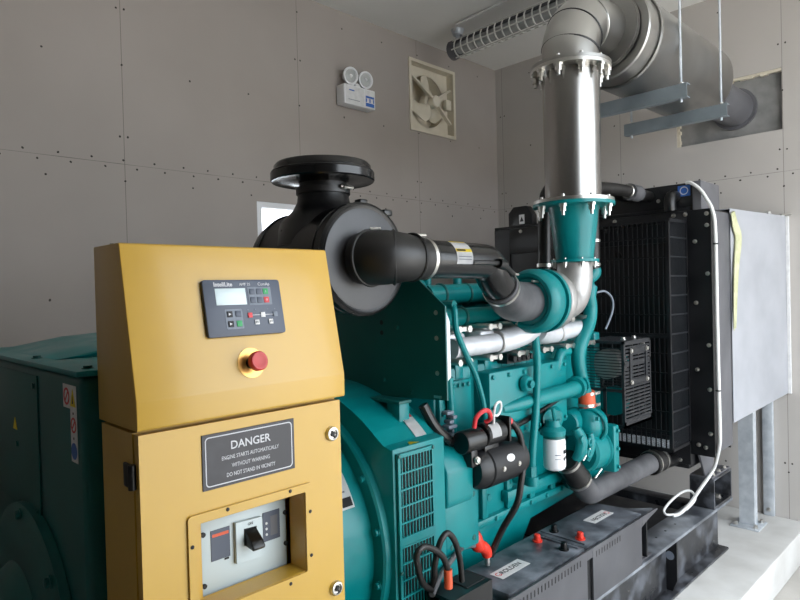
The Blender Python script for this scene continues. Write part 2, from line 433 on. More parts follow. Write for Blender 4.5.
mo = MB(); mo.beam((fx, YW - .015, fz), (FANH[2] - .05, YW - .0, fz + .11), .03, .014).beam((fx, YW - .012, fz), (FANH[2] - .05, YW - .0, fz - .16), .03, .014).beam((fx, YW - .012, fz), (FANH[0] + .05, YW + .03, fz + .16), .026, .012)
mo.build('motor_bracket', CREAM, t)
MB().box(fx + .12, YW - .04, fz - .06, fx + .18, YW + .0, fz + .02, .006).build('terminal_box', CREAM, t)

# ------------------------------------------------------------------ emergency twin light
t = thing('emergency_light', 'white twin head emergency light with blue label on the left wall', 'emergency light', (2.825, YW, 2.74))
MB().box(2.685, YW - .085, 2.762, 2.965, YW - .001, 2.895, .008).build('housing', WHITE, t)
MB().box(2.70, YW - .0865, 2.77, 2.86, YW - .084, 2.887, .001).build('front_plate', PAPER, t)
xf = frame_xf((2.682, YW - .0872, 2.760), (1, 0, 0), (0, 0, 1)) @ Matrix.Diagonal((.91, .95, 1, 1))
MB(xf).box(.205, .012, 0, .30, .128, .0008).build('information_label', PAPER, t)
bb = MB(xf)
bb.box(.21, .014, .0008, .295, .04, .0012); bb.box(.21, .075, .0008, .295, .09, .0012); bb.box(.21, .045, .0008, .222, .072, .0012); bb.box(.246, .045, .0008, .258, .072, .0012); bb.box(.284, .045, .0008, .295, .072, .0012)
bb.build('blue_print', BLUE, t)
MB(xf).box(.05, .098, 0, .10, .106, .0006).build('maker_mark', BLUE, t)
MB(xf).box(.04, .034, 0, .15, .038, .0006).build('text_line', PANELG, t)
MB().cyl((2.825, YW - .045, 2.895), (2.825, YW - .045, 2.92), .03, .024).build('swivel_base', WHITE, t)
for hx in (2.755, 2.888):
    hd = MB(); ax = V((-.12, -1, -.12)).normalized(); c0 = V((hx, YW - .03, 2.960))
    hd.lathe(c0, ax, [(0, 0), (0, .035), (.03, .052), (.045, .058), (.058, .058), (.058, .048), (.045, .04)], 28)
    lh = hd.build('lamp_head', WHITE, t)
    MB().lathe(c0 + ax * .044, ax, [(0, .046), (.004, .046), (.010, .03), (.012, 0)], 24).build('lens', GLASSD, lh)
    MB().sphere(c0 + ax * .054, .012).build('bulb', WHITE, lh)
    MB().beam((hx, YW - .04, 2.945), (2.825 + (hx - 2.825) * .3, YW - .045, 2.895), .02, .012).build('arm', WHITE, lh)

# ------------------------------------------------------------------ caged ceiling lamp
A0, A1 = V((3.58, 3.0, 3.27)), V((3.52, 1.62, 3.27))
t = thing('ceiling_lamp', 'long tubular ceiling lamp in a white wire cage beside the silencer', 'lamp', ((A0 + A1) / 2))
dr = (A1 - A0).normalized()
MB().cyl(A0 + dr * .06, A1 - dr * .06, .042, n=24).build('glass_tube', GLASSD, t)
rf = MB(); rf.box(-.69, -.05, .03, .69, .05, .055, .006); rf.xf = frame_xf((A0 + A1) / 2, dr, V((0, 0, 1)).cross(dr)); rf.build('reflector', GRAPH, t)
MB().cyl(A0, A0 + dr * .075, .07, .06, 24, .008).build('end_cap', GRAPH, t)
MB().cyl(A1, A1 - dr * .075, .07, .06, 24, .008).build('end_cap', GRAPH, t)
cg = MB(); L = (A1 - A0).length; k = .08
while k < L - .07:
    cg.torus(A0 + dr * k, dr, .066, .005, 20, 6); k += .062
for j in range(6):
    a_ = 2 * PI * j / 6 + .3; ofs = V((1, 0, 0)) * math.cos(a_) * .068 + V((0, 0, 1)) * math.sin(a_) * .068
    cg.cyl(A0 + dr * .05 + ofs, A1 - dr * .05 + ofs, .0045, n=6)
cg.build('wire_cage', MESHM, t)
for q in (.06, L - .06):
    p = A0 + dr * q; hb = MB(); hb.cyl(p + V((0, 0, .06)), (p.x, p.y, ZC - .03), .016, n=12); hb.cyl((p.x, p.y, ZC - .04), (p.x, p.y, ZC - .001), .035, .05, 16); hb.build('hanger', GALV, t)
tag(MB().tube([(3.47, 2.86, ZC - .014), (3.43, 2.30, ZC - .014), (3.42, 2.2, ZC - .014)], .009, 8).cyl((3.47, 2.86, ZC - .014), (3.55, 2.95, ZC - .014), .009, n=8).build('conduit', PAPER), 'thin white conduit fixed to the ceiling beside the caged lamp', 'conduit')

# ------------------------------------------------------------------ concrete-borne base frame
YC, ZA = 1.78, 0.70
t = thing('base_frame', 'scuffed black steel base frame carrying the generator on the plinth', 'base frame', (1.6, YC, 0))
def rail(y0, s):
    r = MB()
    r.box(-1.2, y0, .001, 3.74, y0 + .15 * s, .014, .002)
    r.box(-1.2, y0 + .055 * s, .014, 3.735, y0 + .067 * s, .26); return r
for y0, s in ((1.20, 1), (2.36, -1)):
    ro = rail(y0, s).build('rail', SKID, t)
    MB().box(-1.2, y0, .260, 3.82, y0 + .15 * s, .276, .002).build('top_flange', DUST_LIT, ro)
    for px in (2.1, 1.0):
        MB().prism([(px, .014), (px, .26), (px - .012, .26), (px - .012, .014)], 'y', y0 + .006 * s, y0 + .05 * s).build('stiffener', SKID, ro)
# black web plate near radiator end; pale disc painted for light through its hole
lp = MB(); lp.prism([(1.203, .07), (1.225, .015), (1.266, .015), (1.266, .259), (1.203, .259)], 'x', 3.02, 3.034); lpo = lp.build('web_plate', BLKM, t)
MB().cyl((3.0195, 1.236, .185), (3.0185, 1.236, .185), .021, n=20).build('hole_light', PANELG, lpo)
for x in (-1.1, .3, 1.5, 2.55, 3.6):
    MB().box(x, 1.27, .06, x + .1, 2.29, .255, .004).build('cross_member', SKID, t)
MB().box(2.62, 1.352, .235, 3.46, 2.21, .262, .003).build('deck_plate', BLKM, t)
MB().box(1.0, 1.352, .20, 2.62, 2.21, .215, .003).build('drip_tray', BLKM, t)
fb = MB(); X0, X1, y0, y1, z0, z1 = 3.535, 3.815, 1.203, 1.33, .277, .442
fb.box(X0, y0, z0, X1, y1, z0 + .012).box(X0, y0, z1 - .012, X1, y1, z1).box(X0, y1 - .012, z0 + .012, X1, y1, z1 - .012).box(X0, y0, z0 + .012, X0 + .012, y1 - .012, z1 - .012).box(X1 - .012, y0, z0 + .012, X1, y1 - .012, z1 - .012)
fb.build('mounting_block', SKID, t)
fb = MB(); y0, y1 = 2.215, 2.345; fb.box(X0, y0, z0, X1, y1, z0 + .012).box(X0, y0, z1 - .012, X1, y1, z1).box(X0, y0, z0 + .012, X1, y0 + .012, z1 - .012); fb.build('mounting_block', SKID, t)
bolts(t, [(3.62, 1.25, .289), (3.73, 1.25, .289)], (0, 0, 1), .014, .018)
for x in (2.76, 2.86, 2.97, 3.08, 3.2): MB().cyl((x, 1.28, .2762), (x, 1.28, .2766), .006, n=10).build('bolt_hole', INK, t)

# ------------------------------------------------------------------ radiator
RX0, RX1, RY0, RY1, RZ0, RZ1 = 3.39, 3.66, 1.145, 2.51, .60, 1.885
t = thing('radiator', 'large black radiator with fan guard standing at the end of the frame', 'radiator', (3.52, YC, .443))
MB().box(RX0 + .05, RY0 + .06, RZ0 + .08, RX1 - .03, RY1 - .06, RZ1 - .04).build('core', BLKM, t)
sf = MB(); sf.box(RX0, RY0, RZ0, RX0 + .008, RY0 + .12, RZ1); sf.box(RX0 + .008, RY0, RZ0 + .02, RX1, RY0 + .008, RZ1 - .004); sf.box(RX1 - .008, RY0 + .008, RZ0, RX1, RY0 + .07, RZ1)
sf.build('side_frame', BLKM, t)
MB().box(RX0 + .055, RY0 - .003, RZ0 + .02, RX1 - .004, RY0 - .0005, RZ1 - .01, .001).build('side_cover', GRAPH, t)
sf = MB(); sf.box(RX0, RY1 - .12, RZ0, RX0 + .008, RY1, RZ1); sf.box(RX0 + .008, RY1 - .008, RZ0, RX1, RY1, RZ1); sf.build('side_frame', BLKM, t)
MB().box(RX0 - .004, RY0 + .12, RZ1 - .16, RX0 + .03, RY1 - .12, RZ1, .004).build('top_frame', BLKM, t)
MB().box(RX0 - .004, RY0 + .12, RZ0 - .06, RX0 + .05, RY1 - .12, RZ0 + .08, .004).build('bottom_frame', BLKM, t)
MB().box(RX0, RY0 + .13, RZ0 - .085, RX1, RY1 - .13, RZ0 - .002, .01).build('bottom_tank', BLKM, t)
sh = MB(); sh.box(RX0 + .01, RY0 + .12, RZ0 + .08, RX0 + .045, RY1 - .12, RZ1 - .16); sh.build('shroud', BLK, t)
for y in (1.20, 2.20):
    lg = MB(); lg.prism([(3.44, RZ0 + .01), (3.66, RZ0 + .01), (3.66, .443), (3.54, .443)], 'y', y + .045, y + .055); lg.box(3.53, y + .01, .4425, 3.81, y + .125, .452); lg.build('foot', GRAPH, t)
bolts(t, [(3.58, 1.226, .452), (3.67, 1.226, .452), (3.76, 1.226, .452)], (0, 0, 1), .012, .014)
# header tank
MB().box(RX0 + .02, 1.235, RZ1 - .003, RX1 - .05, 1.94, 2.035, .01).build('header_tank', BLKM, t)
MB().box(RX0 + .0, 1.19, RZ1 - .003, RX1 + .0, 1.234, 2.035, .003).build('tank_end_plate', GRAPH, t)
fc = MB(); fc.cyl((3.52, 1.62, 2.035), (3.52, 1.62, 2.055), .03, n=20).cyl((3.52, 1.62, 2.05), (3.52, 1.62, 2.062), .045, n=24, ch=.004); fc.build('filler_cap', BRASS, t)
bp_ = MB(); bp_.box(RX0 + .018, 1.25, 1.965, RX0 + .0195, 1.315, 2.022); bp_.build('warning_label', BLUE, t)
xf = frame_xf((RX0 + .0175, 1.2825, 1.994), (0, -1, 0), (0, 0, 1))
MB(xf).pipe((0, 0, 0), (0, 0, .0006), .022, .017, 24).build('label_ring', LETTER, t)
nk = MB(); nk.tube([(RX0 + .03, 1.33, 1.97), (RX0 - .03, 1.33, 1.965), (RX0 - .05, 1.33, 1.93), (RX0 - .045, 1.33, 1.89)], .03, 14); nk.build('tank_neck', BLK, t)
st = MB(); st.prism([(2.23, RZ1), (2.41, RZ1), (2.41, 1.99), (2.37, 2.03), (2.27, 2.03), (2.23, 1.97)], 'x', RX0 + .02, RX0 + .08, .004); st.build('corner_bracket', BLKM, t)
MB().box(RX0 + .018, 2.285, 1.915, RX0 + .0195, 2.325, 1.975).build('sticker', PAPER, t)
MB().prism([(2.29, 1.93), (2.32, 1.93), (2.305, 1.962)], 'x', RX0 + .017, RX0 + .0178).build('sticker_triangle', INK, t)
MB().box(RX0, RY0 + .1, RZ1, RX1 - .02, RY1, RZ1 + .02, .004).build('top_flange', BLKM, t)
bp = [(RX0, 1.165, z) for z in (1.86, 1.80, 1.55, 1.18, .95, .72)] + [(RX0, 1.225, z) for z in (1.72, 1.40, 1.05, .655)] + [(RX0 - .004, y, 1.865) for y in (1.27, 1.33, 1.66, 2.05, 2.3)] + [(RX0, 1.19, .645), (RX0 - .004, 1.32, .56)]
bolts(t, bp, (-1, 0, 0), .0085, .010, ZINC, n=8)
bolts(t, [(RX0 + .02, 1.42, 1.955), (RX0 + .02, 1.90, 1.95)], (-1, 0, 0), .008, .009, ZINC, n=8)
# fan guard: open grille box in front of the shroud
GX0, GX1, GY0, GY1, GZ0, GZ1 = 3.145, 3.388, 1.262, 2.02, .655, 1.832
g = thing('fan_guard', 'black slotted grille box guarding the fan in front of the radiator', 'fan guard', (3.27, YC, GZ0))
fr = MB(); w = .016
for y in (GY0, GY1 - w):
    for z in (GZ0, GZ1 - w): fr.box(GX0, y, z, GX1, y + w, z + w)
    fr.box(GX0, y, GZ0, GX0 + w, y + w, GZ1); fr.box(GX1 - w, y, GZ0, GX1, y + w, GZ1)
for z in (GZ0, GZ1 - w): fr.box(GX0, GY0, z, GX0 + w, GY1, z + w)
fr.box(GX0, GY0, 1.228, GX0 + .012, GY1, 1.25)
fr.build('frame', BLKM, g)
gr = MB(); y = GY0 + .03
while y < GY1 - .02: gr.box(GX0 + .002, y, GZ0 + w, GX0 + .006, y + .006, GZ1 - w); y += .026
for k in range(1, 12):
    z = GZ0 + (GZ1 - GZ0) * k / 12; gr.box(GX0 + .001, GY0 + w, z, GX0 + .007, GY1 - w, z + .007)
gr.build('front_grille', BLKM, g)
gr = MB()
for k in range(1, 12):
    z = GZ0 + (GZ1 - GZ0) * k / 12; gr.box(GX0 + w, GY0 + .001, z, GX1 - w, GY0 + .008, z + .008)
x = GX0 + .03
while x < GX1 - .02: gr.box(x, GY0 + .004, GZ0 + w, x + .003, GY0 + .007, GZ1 - w); x += .011
gr.build('side_grille', CAGE, g)
gr = MB(); y = GY0 + .03
while y < GY1 - .02: gr.box(GX0 + w, y, GZ0 + .002, GX1 - w, y + .008, GZ0 + .006); y += .018
for k in range(1, 7): x = GX0 + (GX1 - GX0) * k / 7; gr.box(x, GY0 + w, GZ0 + .001, x + .008, GY1 - w, GZ0 + .007)
gr.build('bottom_grille', GALV, g)
MB().box(GX0 + w, GY0 + w, GZ1 - .006, GX1 - w, GY1 - w, GZ1 - .002).build('top_plate', BLKM, g)

# white conduit tied to the radiator
tag(MB().tube([(3.385, 1.262, 2.03), (3.38, 1.235, 2.025), (3.377, 1.19, 1.985), (3.377, 1.16, 1.935), (3.378, 1.132, 1.87), (3.378, 1.120, 1.75), (3.38, 1.12, 1.3), (3.382, 1.118, .85), (3.385, 1.118, .72), (3.41, 1.13, .66), (3.46, 1.165, .56), (3.47, 1.19, .50), (3.42, 1.235, .41), (3.37, 1.275, .33), (3.31, 1.30, .295), (3.27, 1.32, .29)], .009, 10).tube([(3.28, 1.315, .295), (3.25, 1.345, .296), (3.27, 1.362, .315), (3.34, 1.345, .355), (3.40, 1.315, .385), (3.435, 1.285, .385), (3.425, 1.262, .35), (3.36, 1.285, .305)], .0065, 8).build('cable_conduit', CABLEW), 'white flexible conduit running down the near edge of the radiator', 'conduit')
tc_ = thing('conduit_clip', 'small black clip holding the white conduit halfway up the radiator', 'clip', (3.378, 1.118, 1.70), 'conduit clips'); MB().torus((3.378, 1.120, 1.70), (0, 0, 1), .011, .0035, 14, 8).build('band', INK, tc_)
c2 = copy_tree(tc_); c2.location = (3.381, 1.119, .95); c2['label'] = 'small black clip holding the white conduit low down the radiator'

# sheet duct from radiator to wall
t = thing('air_duct', 'silver grey sheet duct joining the radiator to the right wall', 'duct', (4.07, 1.6, .74))
def wrinkled(poly, n=(14, 22), amp=.006, seed=0):
    mb = MB(); rnd = random.Random(seed); p00, p10, p11, p01 = [V(q) for q in poly]
    nrm = (p10 - p00).cross(p01 - p00).normalized(); ph = [rnd.uniform(0, 6) for _ in range(6)]
    lay = []
    for th in (0, .004):
        vs = []
        for i in range(n[0] + 1):
            u = i / n[0]; row = []
            for j in range(n[1] + 1):
                v = j / n[1]; p = (p00 * (1 - u) + p10 * u) * (1 - v) + (p01 * (1 - u) + p11 * u) * v
                f = 16 * u * (1 - u) * v * (1 - v)
                dsp = amp * (math.sin(5 * u + 2 * v + ph[0]) + .6 * math.sin(9 * v - 4 * u + ph[1]) + .5 * math.sin(13 * u + 3 * v + ph[2])) * min(1, f * 2)
                row.append(mb.bm.verts.new(p + nrm * (dsp + th)))
            vs.append(row)
        for i in range(n[0]):
            for j in range(n[1]): mb.bm.faces.new((vs[i][j], vs[i + 1][j], vs[i + 1][j + 1], vs[i][j + 1]))
        lay.append(vs)
    rim = lambda q: [r[0] for r in q] + q[-1][1:] + [r[-1] for r in q[-2::-1]] + q[0][-2:0:-1]
    A, B = rim(lay[0]), rim(lay[1])
    for i in range(len(A)): mb.bm.faces.new((A[i], A[(i + 1) % len(A)], B[(i + 1) % len(A)], B[i]))
    return mb
dA = [(3.665, 1.142, .735), (4.478, 1.07, .80), (4.478, 1.07, 1.905), (3.665, 1.142, 1.90)]
dB = [(3.665, 2.51, .735), (4.478, 2.54, .80), (4.478, 2.54, 1.905), (3.665, 2.51, 1.90)]
wrinkled(dA, seed=3).build('near_side', CANVAS, t)
wrinkled(dB, seed=4).build('far_side', CANVAS, t)
wrinkled([dA[3], dA[2], dB[2], dB[3]], seed=5).build('top_sheet', CANVAS, t)
wrinkled([dA[0], dA[1], dB[1], dB[0]], seed=6).build('bottom_sheet', CANVAS, t)
MB().prism([(1.05, .797), (1.066, .797), (1.066, 1.905), (1.05, 1.905)], 'x', 4.455, 4.479).build('edge_strip', PAPER, t)
wl_ = MB()
pts = [(3.675, 1.122, 1.885), (3.70, 1.122, 1.82), (3.745, 1.122, 1.76), (3.74, 1.122, 1.70), (3.715, 1.122, 1.60), (3.695, 1.122, 1.45), (3.68, 1.122, 1.25)]
wl_.tube(pts, [.016, .032, .040, .038, .030, .02, .008], 10); wl_.tube([(p[0] - .025, p[1] - .002, p[2] - .01) for p in pts], [.01, .014, .016, .018, .016, .012, .005], 10)
for v_ in wl_.bm.verts: v_.co.y = 1.126 + (v_.co.y - 1.122) * .40
wl_.build('insulation_strip', FOAM, t)
bolts(t, [(4.20, 1.09, 1.907), (4.42, 1.075, 1.907)], (0, 0, 1), .012, .012)
MB().beam((4.40, 1.075, 1.915), (4.475, 1.04, 1.915), .01, .008).build('tie_bolt', ZINC, t)

# two galvanised posts
t = thing('support_post', 'galvanised post on a bolted base plate holding up the duct', 'post', (4.21, 1.23, 0), 'galvanised posts under the duct')
pp = MB(); pp.box(4.175, 1.19, .011, 4.180, 1.275, .735).box(4.18, 1.19, .011, 4.235, 1.195, .735).box(4.18, 1.27, .011, 4.235, 1.275, .735); pp.build('channel', GALV, t)
MB().box(4.11, 1.15, .001, 4.29, 1.31, .011, .002).build('base_plate', GALV, t)
bolts(t, [(4.14, 1.175, .011), (4.14, 1.285, .011), (4.265, 1.175, .011), (4.265, 1.285, .011)], (0, 0, 1), .011, .02)
t = thing('wall_post', 'galvanised channel post fixed flat against the right wall beneath the duct', 'post', (4.46, 1.19, 0), 'galvanised posts under the duct')
MB().box(4.45, 1.155, .001, 4.48, 1.215, .80, .002).build('channel', GALV, t)
bolts(t, [(4.45, 1.185, .04)], (-1, 0, 0), .010, .01)

# ------------------------------------------------------------------ exhaust
SY = 1.35
t = thing('exhaust_stack', 'upright stainless exhaust pipe with a bolted flange above the engine', 'exhaust pipe', (2.38, SY, 1.850))
MB().lathe((2.38, SY, 1.850), (0, 0, 1), [(0, .111), (0, .115), (.547, .117), (.547, .113)], 56, loop=True).build('pipe', STEEL, t)
fl = MB(); fl.pipe((2.38, SY, 2.397), (2.38, SY, 2.411), .165, .112, 48); fl.build('upper_flange', ZINC, t)
MB().pipe((2.38, SY, 1.850), (2.38, SY, 1.863), .165, .112, 48).build('lower_flange', ZINC, t)
studs(t, [(2.38 + .145 * math.cos(a_), SY + .145 * math.sin(a_), 2.395) for a_ in [2 * PI * (k + .3) / 10 for k in range(10)]], (0, 0, 1), .013, .085)

t = thing('bellows_cone', 'teal tapered exhaust connector with bolted flanges beneath the stainless pipe', 'exhaust connector', (2.38, SY, 1.60))
MB().lathe((2.38, SY, 1.614), (0, 0, 1), [(0, .072), (0, .077), (.222, .104), (.222, .099)], 48, loop=True).build('cone', TEAL, t)
MB().pipe((2.38, SY, 1.836), (2.38, SY, 1.849), .168, .10, 48).build('upper_flange', TEAL, t)
MB().pipe((2.38, SY, 1.603), (2.38, SY, 1.614), .10, .072, 40).build('lower_flange', TEAL, t)
studs(t, [(2.38 + .145 * math.cos(a_), SY + .145 * math.sin(a_), 1.832) for a_ in [2 * PI * (k + .3) / 8 for k in range(8)]], (0, 0, 1), .011, .085)
studs(t, [(2.38 + .088 * math.cos(a_), SY + .088 * math.sin(a_), 1.60) for a_ in [2 * PI * (k + .1) / 8 for k in range(8)]], (0, 0, 1), .006, .04)

t = thing('exhaust_elbow', 'stainless segmented elbow bolted onto the upright exhaust pipe', 'exhaust elbow', (2.38, SY, 2.42))
def elbow(c, R, r, a0, a1, n=24, segs=5):
    pts = []
    for k in range(segs + 1):
        a_ = a0 + (a1 - a0) * k / segs; pts.append(c + V((-math.cos(a_) * R, 0, math.sin(a_) * R)))
    return pts
MB().pipe((2.38, SY, 2.412), (2.38, SY, 2.425), .165, .112, 48).build('lower_flange', STEELR, t)
el = MB(); ce = V((2.585, SY, 2.47)); pts = [V((2.38, SY, 2.425)), V((2.38, SY, 2.455))] + [ce + V((-math.cos(a_) * .205, 0, math.sin(a_) * .18)) for a_ in [math.radians(x) for x in (14, 38, 62, 84)]] + [V((2.66, SY, 2.65))]
el.tube(pts, .118, 40, smooth=4); el.build('bend', STEELR, t)
for i, (p, q) in enumerate(((pts[1], pts[2]), (pts[2], pts[3]), (pts[3], pts[4]))):
    d_ = (pts[min(i + 3, 6)] - pts[i + 1]).normalized()
    MB().torus((p + q) / 2 if i == 0 else q if i == 2 else p * .2 + q * .8, d_, .1165, .006, 40, 8).build('weld_seam', BLKM if i < 2 else STEELR, t)
MB().pipe((2.652, SY, 2.65), (2.664, SY, 2.65), .17, .112, 48).build('outlet_flange', STEELR, t)

SZ = 2.645
t = thing('silencer', 'large stainless cylindrical silencer hanging from rods towards the right wall', 'silencer', (3.3, SY, SZ - .215))
bd = MB(); bd.lathe((2.70, SY, SZ), (1, 0, 0), [(.09, 0), (.09, .205), (.085, .222), (.10, .224), (.115, .2155), (1.05, .2155), (1.075, .205), (1.095, .17), (1.10, .1), (1.10, 0)], 64); bd.build('body', STEELR, t)
MB().lathe((2.666, SY, SZ), (1, 0, 0), [(.02, 0), (.02, .207), (.026, .2125), (.118, .2135), (.118, 0)], 64).build('inlet_cap', STEELR, t)
MB().cyl((2.672, SY, SZ), (2.69, SY, SZ), .118, n=40).build('inlet_neck', STEELR, t)
MB().pipe((2.665, SY, SZ + .005), (2.678, SY, SZ + .005), .172, .10, 48).build('inlet_flange', STEELR, t)
bolts(t, [(2.678, SY + .15 * math.cos(a_), SZ + .005 + .15 * math.sin(a_)) for a_ in [2 * PI * (k + .5) / 8 for k in range(8)]], (1, 0, 0), .012, .014, ZINC)
MB().cyl((3.795, SY + .01, SZ), (XW + .034, SY + .01, SZ), .115, n=40).build('outlet_pipe', GRAPH, t)
MB().pipe((XW + .012, SY + .01, SZ), (XW + .034, SY + .01, SZ), .135, .115, 40).build('outlet_collar', GRAPH, t)

def trapeze(x, ya, yb, lab):
    t = thing('pipe_hanger', lab, 'hanger', (x, (ya + yb) / 2, SZ - .215), 'hangers beneath the silencer')
    zt = SZ - .217
    h = MB(); h.box(x - .02, ya, zt - .065, x - .016, yb, zt).box(x - .016, ya, zt - .004, x + .02, yb, zt).box(x - .016, ya, zt - .065, x + .02, yb, zt - .061); h.build('crossbar', BEAM, t)
    for y in (ya + .035, yb - .035):
        r = MB(); r.cyl((x + .004, y, zt - .08), (x + .004, y, ZC), .006, n=10); ro = r.build('rod', GALV, t)
        bolts(ro, [(x + .004, y, zt)], (0, 0, 1), .012, .012)
trapeze(3.0, 1.10, 1.62, 'grey channel hanger under the inlet end of the silencer')
trapeze(3.5, 1.087, 1.64, 'grey channel hanger under the wall end of the silencer')

# ------------------------------------------------------------------ alternator
t = thing('alternator', 'teal alternator with slatted side vent standing behind the yellow cabinet', 'alternator', (.95, YC, .277))
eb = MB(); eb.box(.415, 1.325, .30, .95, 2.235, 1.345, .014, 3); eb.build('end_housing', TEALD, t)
ld = MB(); ld.box(.405, 1.318, 1.346, .95, 2.242, 1.358, .003); ld.prism([(.45, 1.358), (.9, 1.358), (.9, 1.40), (.62, 1.385)], 'y', 1.62, 2.15, .006); ld.build('top_lid', TEAL, t)
bolts(t, [(.44, 1.36, 1.358), (.44, 1.72, 1.358), (.43, 2.1, 1.358), (.6, 1.36, 1.358)], (0, 0, 1), .009, .007, TEALD)
bolts(t, [(.55, 1.325, z) for z in (1.28, 1.15, 1.0, .85)], (0, -1, 0), .009, .007, TEAL)
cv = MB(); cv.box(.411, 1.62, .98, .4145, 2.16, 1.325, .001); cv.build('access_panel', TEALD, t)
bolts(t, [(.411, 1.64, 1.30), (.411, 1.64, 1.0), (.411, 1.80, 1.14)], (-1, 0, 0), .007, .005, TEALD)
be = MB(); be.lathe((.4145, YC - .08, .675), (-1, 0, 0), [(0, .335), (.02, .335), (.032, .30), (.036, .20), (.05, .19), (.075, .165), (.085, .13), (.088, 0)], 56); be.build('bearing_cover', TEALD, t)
bolts(t, [(.388, YC - .08 + .315 * math.cos(a_), .675 + .315 * math.sin(a_)) for a_ in [2 * PI * k / 8 for k in range(8)]], (-1, 0, 0), .011, .012, TEALD)
br = MB(); br.cyl((.94, YC, ZA), (1.262, YC, ZA), .385, n=72); br.build('barrel', TEAL, t)
rg = MB(); rg.lathe((1.243, YC, ZA), (1, 0, 0), [(0, .385), (0, .425), (.006, .432), (.03, .435), (.05, .435), (.05, .385)], 72, loop=True); rg.build('end_ring', TEAL, t)
bolts(t, [(1.243, YC + .41 * math.cos(a_), ZA + .41 * math.sin(a_)) for a_ in [2 * PI * (k + .5) / 16 for k in range(16)]], (-1, 0, 0), .010, .012, TEAL)
AY = 1.33
def adpoly(y0, zt):
    p = [(y0, .30), (y0, 1.03)]; R = zt - ZA; w = YC - y0
    a0 = math.atan2(1.03 - ZA, -w)
    for k in range(1, 17):
        a_ = math.pi - math.atan2(.34, w) - (math.pi - 2 * math.atan2(.34, w)) * k / 17
        q = k / 17; rr = math.hypot(.34, w) * (1 - math.sin(PI * q)) + R * math.sin(PI * q) if False else None
        yy = YC + math.cos(a_) * math.hypot(.33, w); zz = ZA + math.sin(a_) * math.hypot(.33, w) * (R / math.hypot(.33, w))
        p.append((yy, max(zz, 1.03)))
    p += [(2 * YC - y0, 1.03), (2 * YC - y0, .30)]; return p
MB().prism(adpoly(AY, 1.185), 'x', 1.269, 1.50, .004).build('adaptor_housing', TEAL, t)
# side vent
VX0, VX1, VZ0, VZ1 = 1.279, 1.438, .32, 1.015
vt = MB(); vt.box(VX0, AY - .003, VZ0, VX1, AY - .0005, VZ1); vo = vt.build('vent_shade', INK, t)  # black sheet painted for the shade behind the slats
gp = MB(); W = VX1 - VX0
gp.frame(rect(VX0, VZ0, VX1, VZ1), rect(VX0 + .010, VZ0 + .010, VX1 - .010, VZ1 - .012), 'y', AY - .012, AY - .003)
z = VZ1 - .012 - .050
for k in range(13):
    if k == 4:
        gp.box(VX0 + .01, AY - .012, z - .016, VX1 - .01, AY - .004, z + .010); z -= .022
    gp.box(VX0 + .01, AY - .012, z, VX1 - .01, AY - .005, z + .005); z -= .050
nsl = 10
for k in range(nsl):
    x = VX0 + .012 + (W - .024) * (k + .5) / nsl; gp.box(x - .0016, AY - .010, VZ0 + .01, x + .0016, AY - .006, VZ1 - .012)
gp.build('vent_grille', TEAL, t)
bolts(t, [(x, AY - .012, z) for x in (VX0 + .005, VX1 - .005) for z in (VZ1 - .006, .66, .40)], (0, -1, 0), .005, .004, TEALD)
MB().box(1.50, AY + .10, .35, 1.515, 2 * YC - AY - .10, 1.02, .003).build('rear_flange', TEAL, t)
# stickers
def on_adaptor(y):
    w = YC - AY; R = 1.185 - ZA; h = math.hypot(.33, w); c_ = (y - YC) / h; s_ = math.sqrt(max(0, 1 - c_ * c_)); return ZA + s_ * R
def curved_label(name, m, x0, x1, ya, yb, lift, n=6, tri=False):
    mb = MB(); vs = []
    for i in range(n + 1):
        y = ya + (yb - ya) * i / n; k = (i / n) if tri else 1.0; xm = (x0 + x1) / 2
        a0, a1 = (xm + (x0 - xm) * (1 - k), xm + (x1 - xm) * (1 - k)) if tri else (x0, x1)
        if tri and i == n: a0, a1 = xm - .0005, xm + .0005
        zz = max(on_adaptor(y), 1.03); nn = V((0, (y - YC), (zz - ZA) * 1.3)).normalized()
        p = V((0, y, zz)) + nn * lift
        vs.append([mb.bm.verts.new((a0, p.y, p.z)), mb.bm.verts.new((a1, p.y, p.z))])
    for i in range(n): mb.bm.faces.new((vs[i][0], vs[i][1], vs[i + 1][1], vs[i + 1][0]))
    r = bmesh.ops.solidify(mb.bm, geom=list(mb.bm.faces), thickness=.0006)
    return mb.build(name, m, t)
curved_label('warning_triangle', YLAB, 1.345, 1.39, 1.336, 1.368, .0025, tri=True)
curved_label('hazard_label', PAPER, 1.415, 1.465, 1.375, 1.455, .003)
curved_label('red_heading', REDK, 1.418, 1.462, 1.437, 1.452, .0042)
def on_barrel(name, m, x0, x1, a0, a1, r=.3865, n=8):
    mb = MB(); vs = []
    for i in range(n + 1):
        a_ = math.radians(a0 + (a1 - a0) * i / n); q = V((0, YC + r * math.cos(a_), ZA + r * math.sin(a_)))
        vs.append([mb.bm.verts.new((x0, q.y, q.z)), mb.bm.verts.new((x1, q.y, q.z))])
    for i in range(n): mb.bm.faces.new((vs[i][0], vs[i][1], vs[i + 1][1], vs[i + 1][0]))
    bmesh.ops.solidify(mb.bm, geom=list(mb.bm.faces), thickness=.0008); return mb.build(name, m, t)
on_barrel('rating_plate', PAPER, 1.06, 1.20, 135, 156)
on_barrel('plate_stamp', INK, 1.155, 1.195, 151, 155, .3874)
on_barrel('plate_heading', YLAB, 1.13, 1.17, 136, 138.5, .3874)
on_barrel('plate_print', PANELG, 1.12, 1.18, 148, 148.7, .3874)
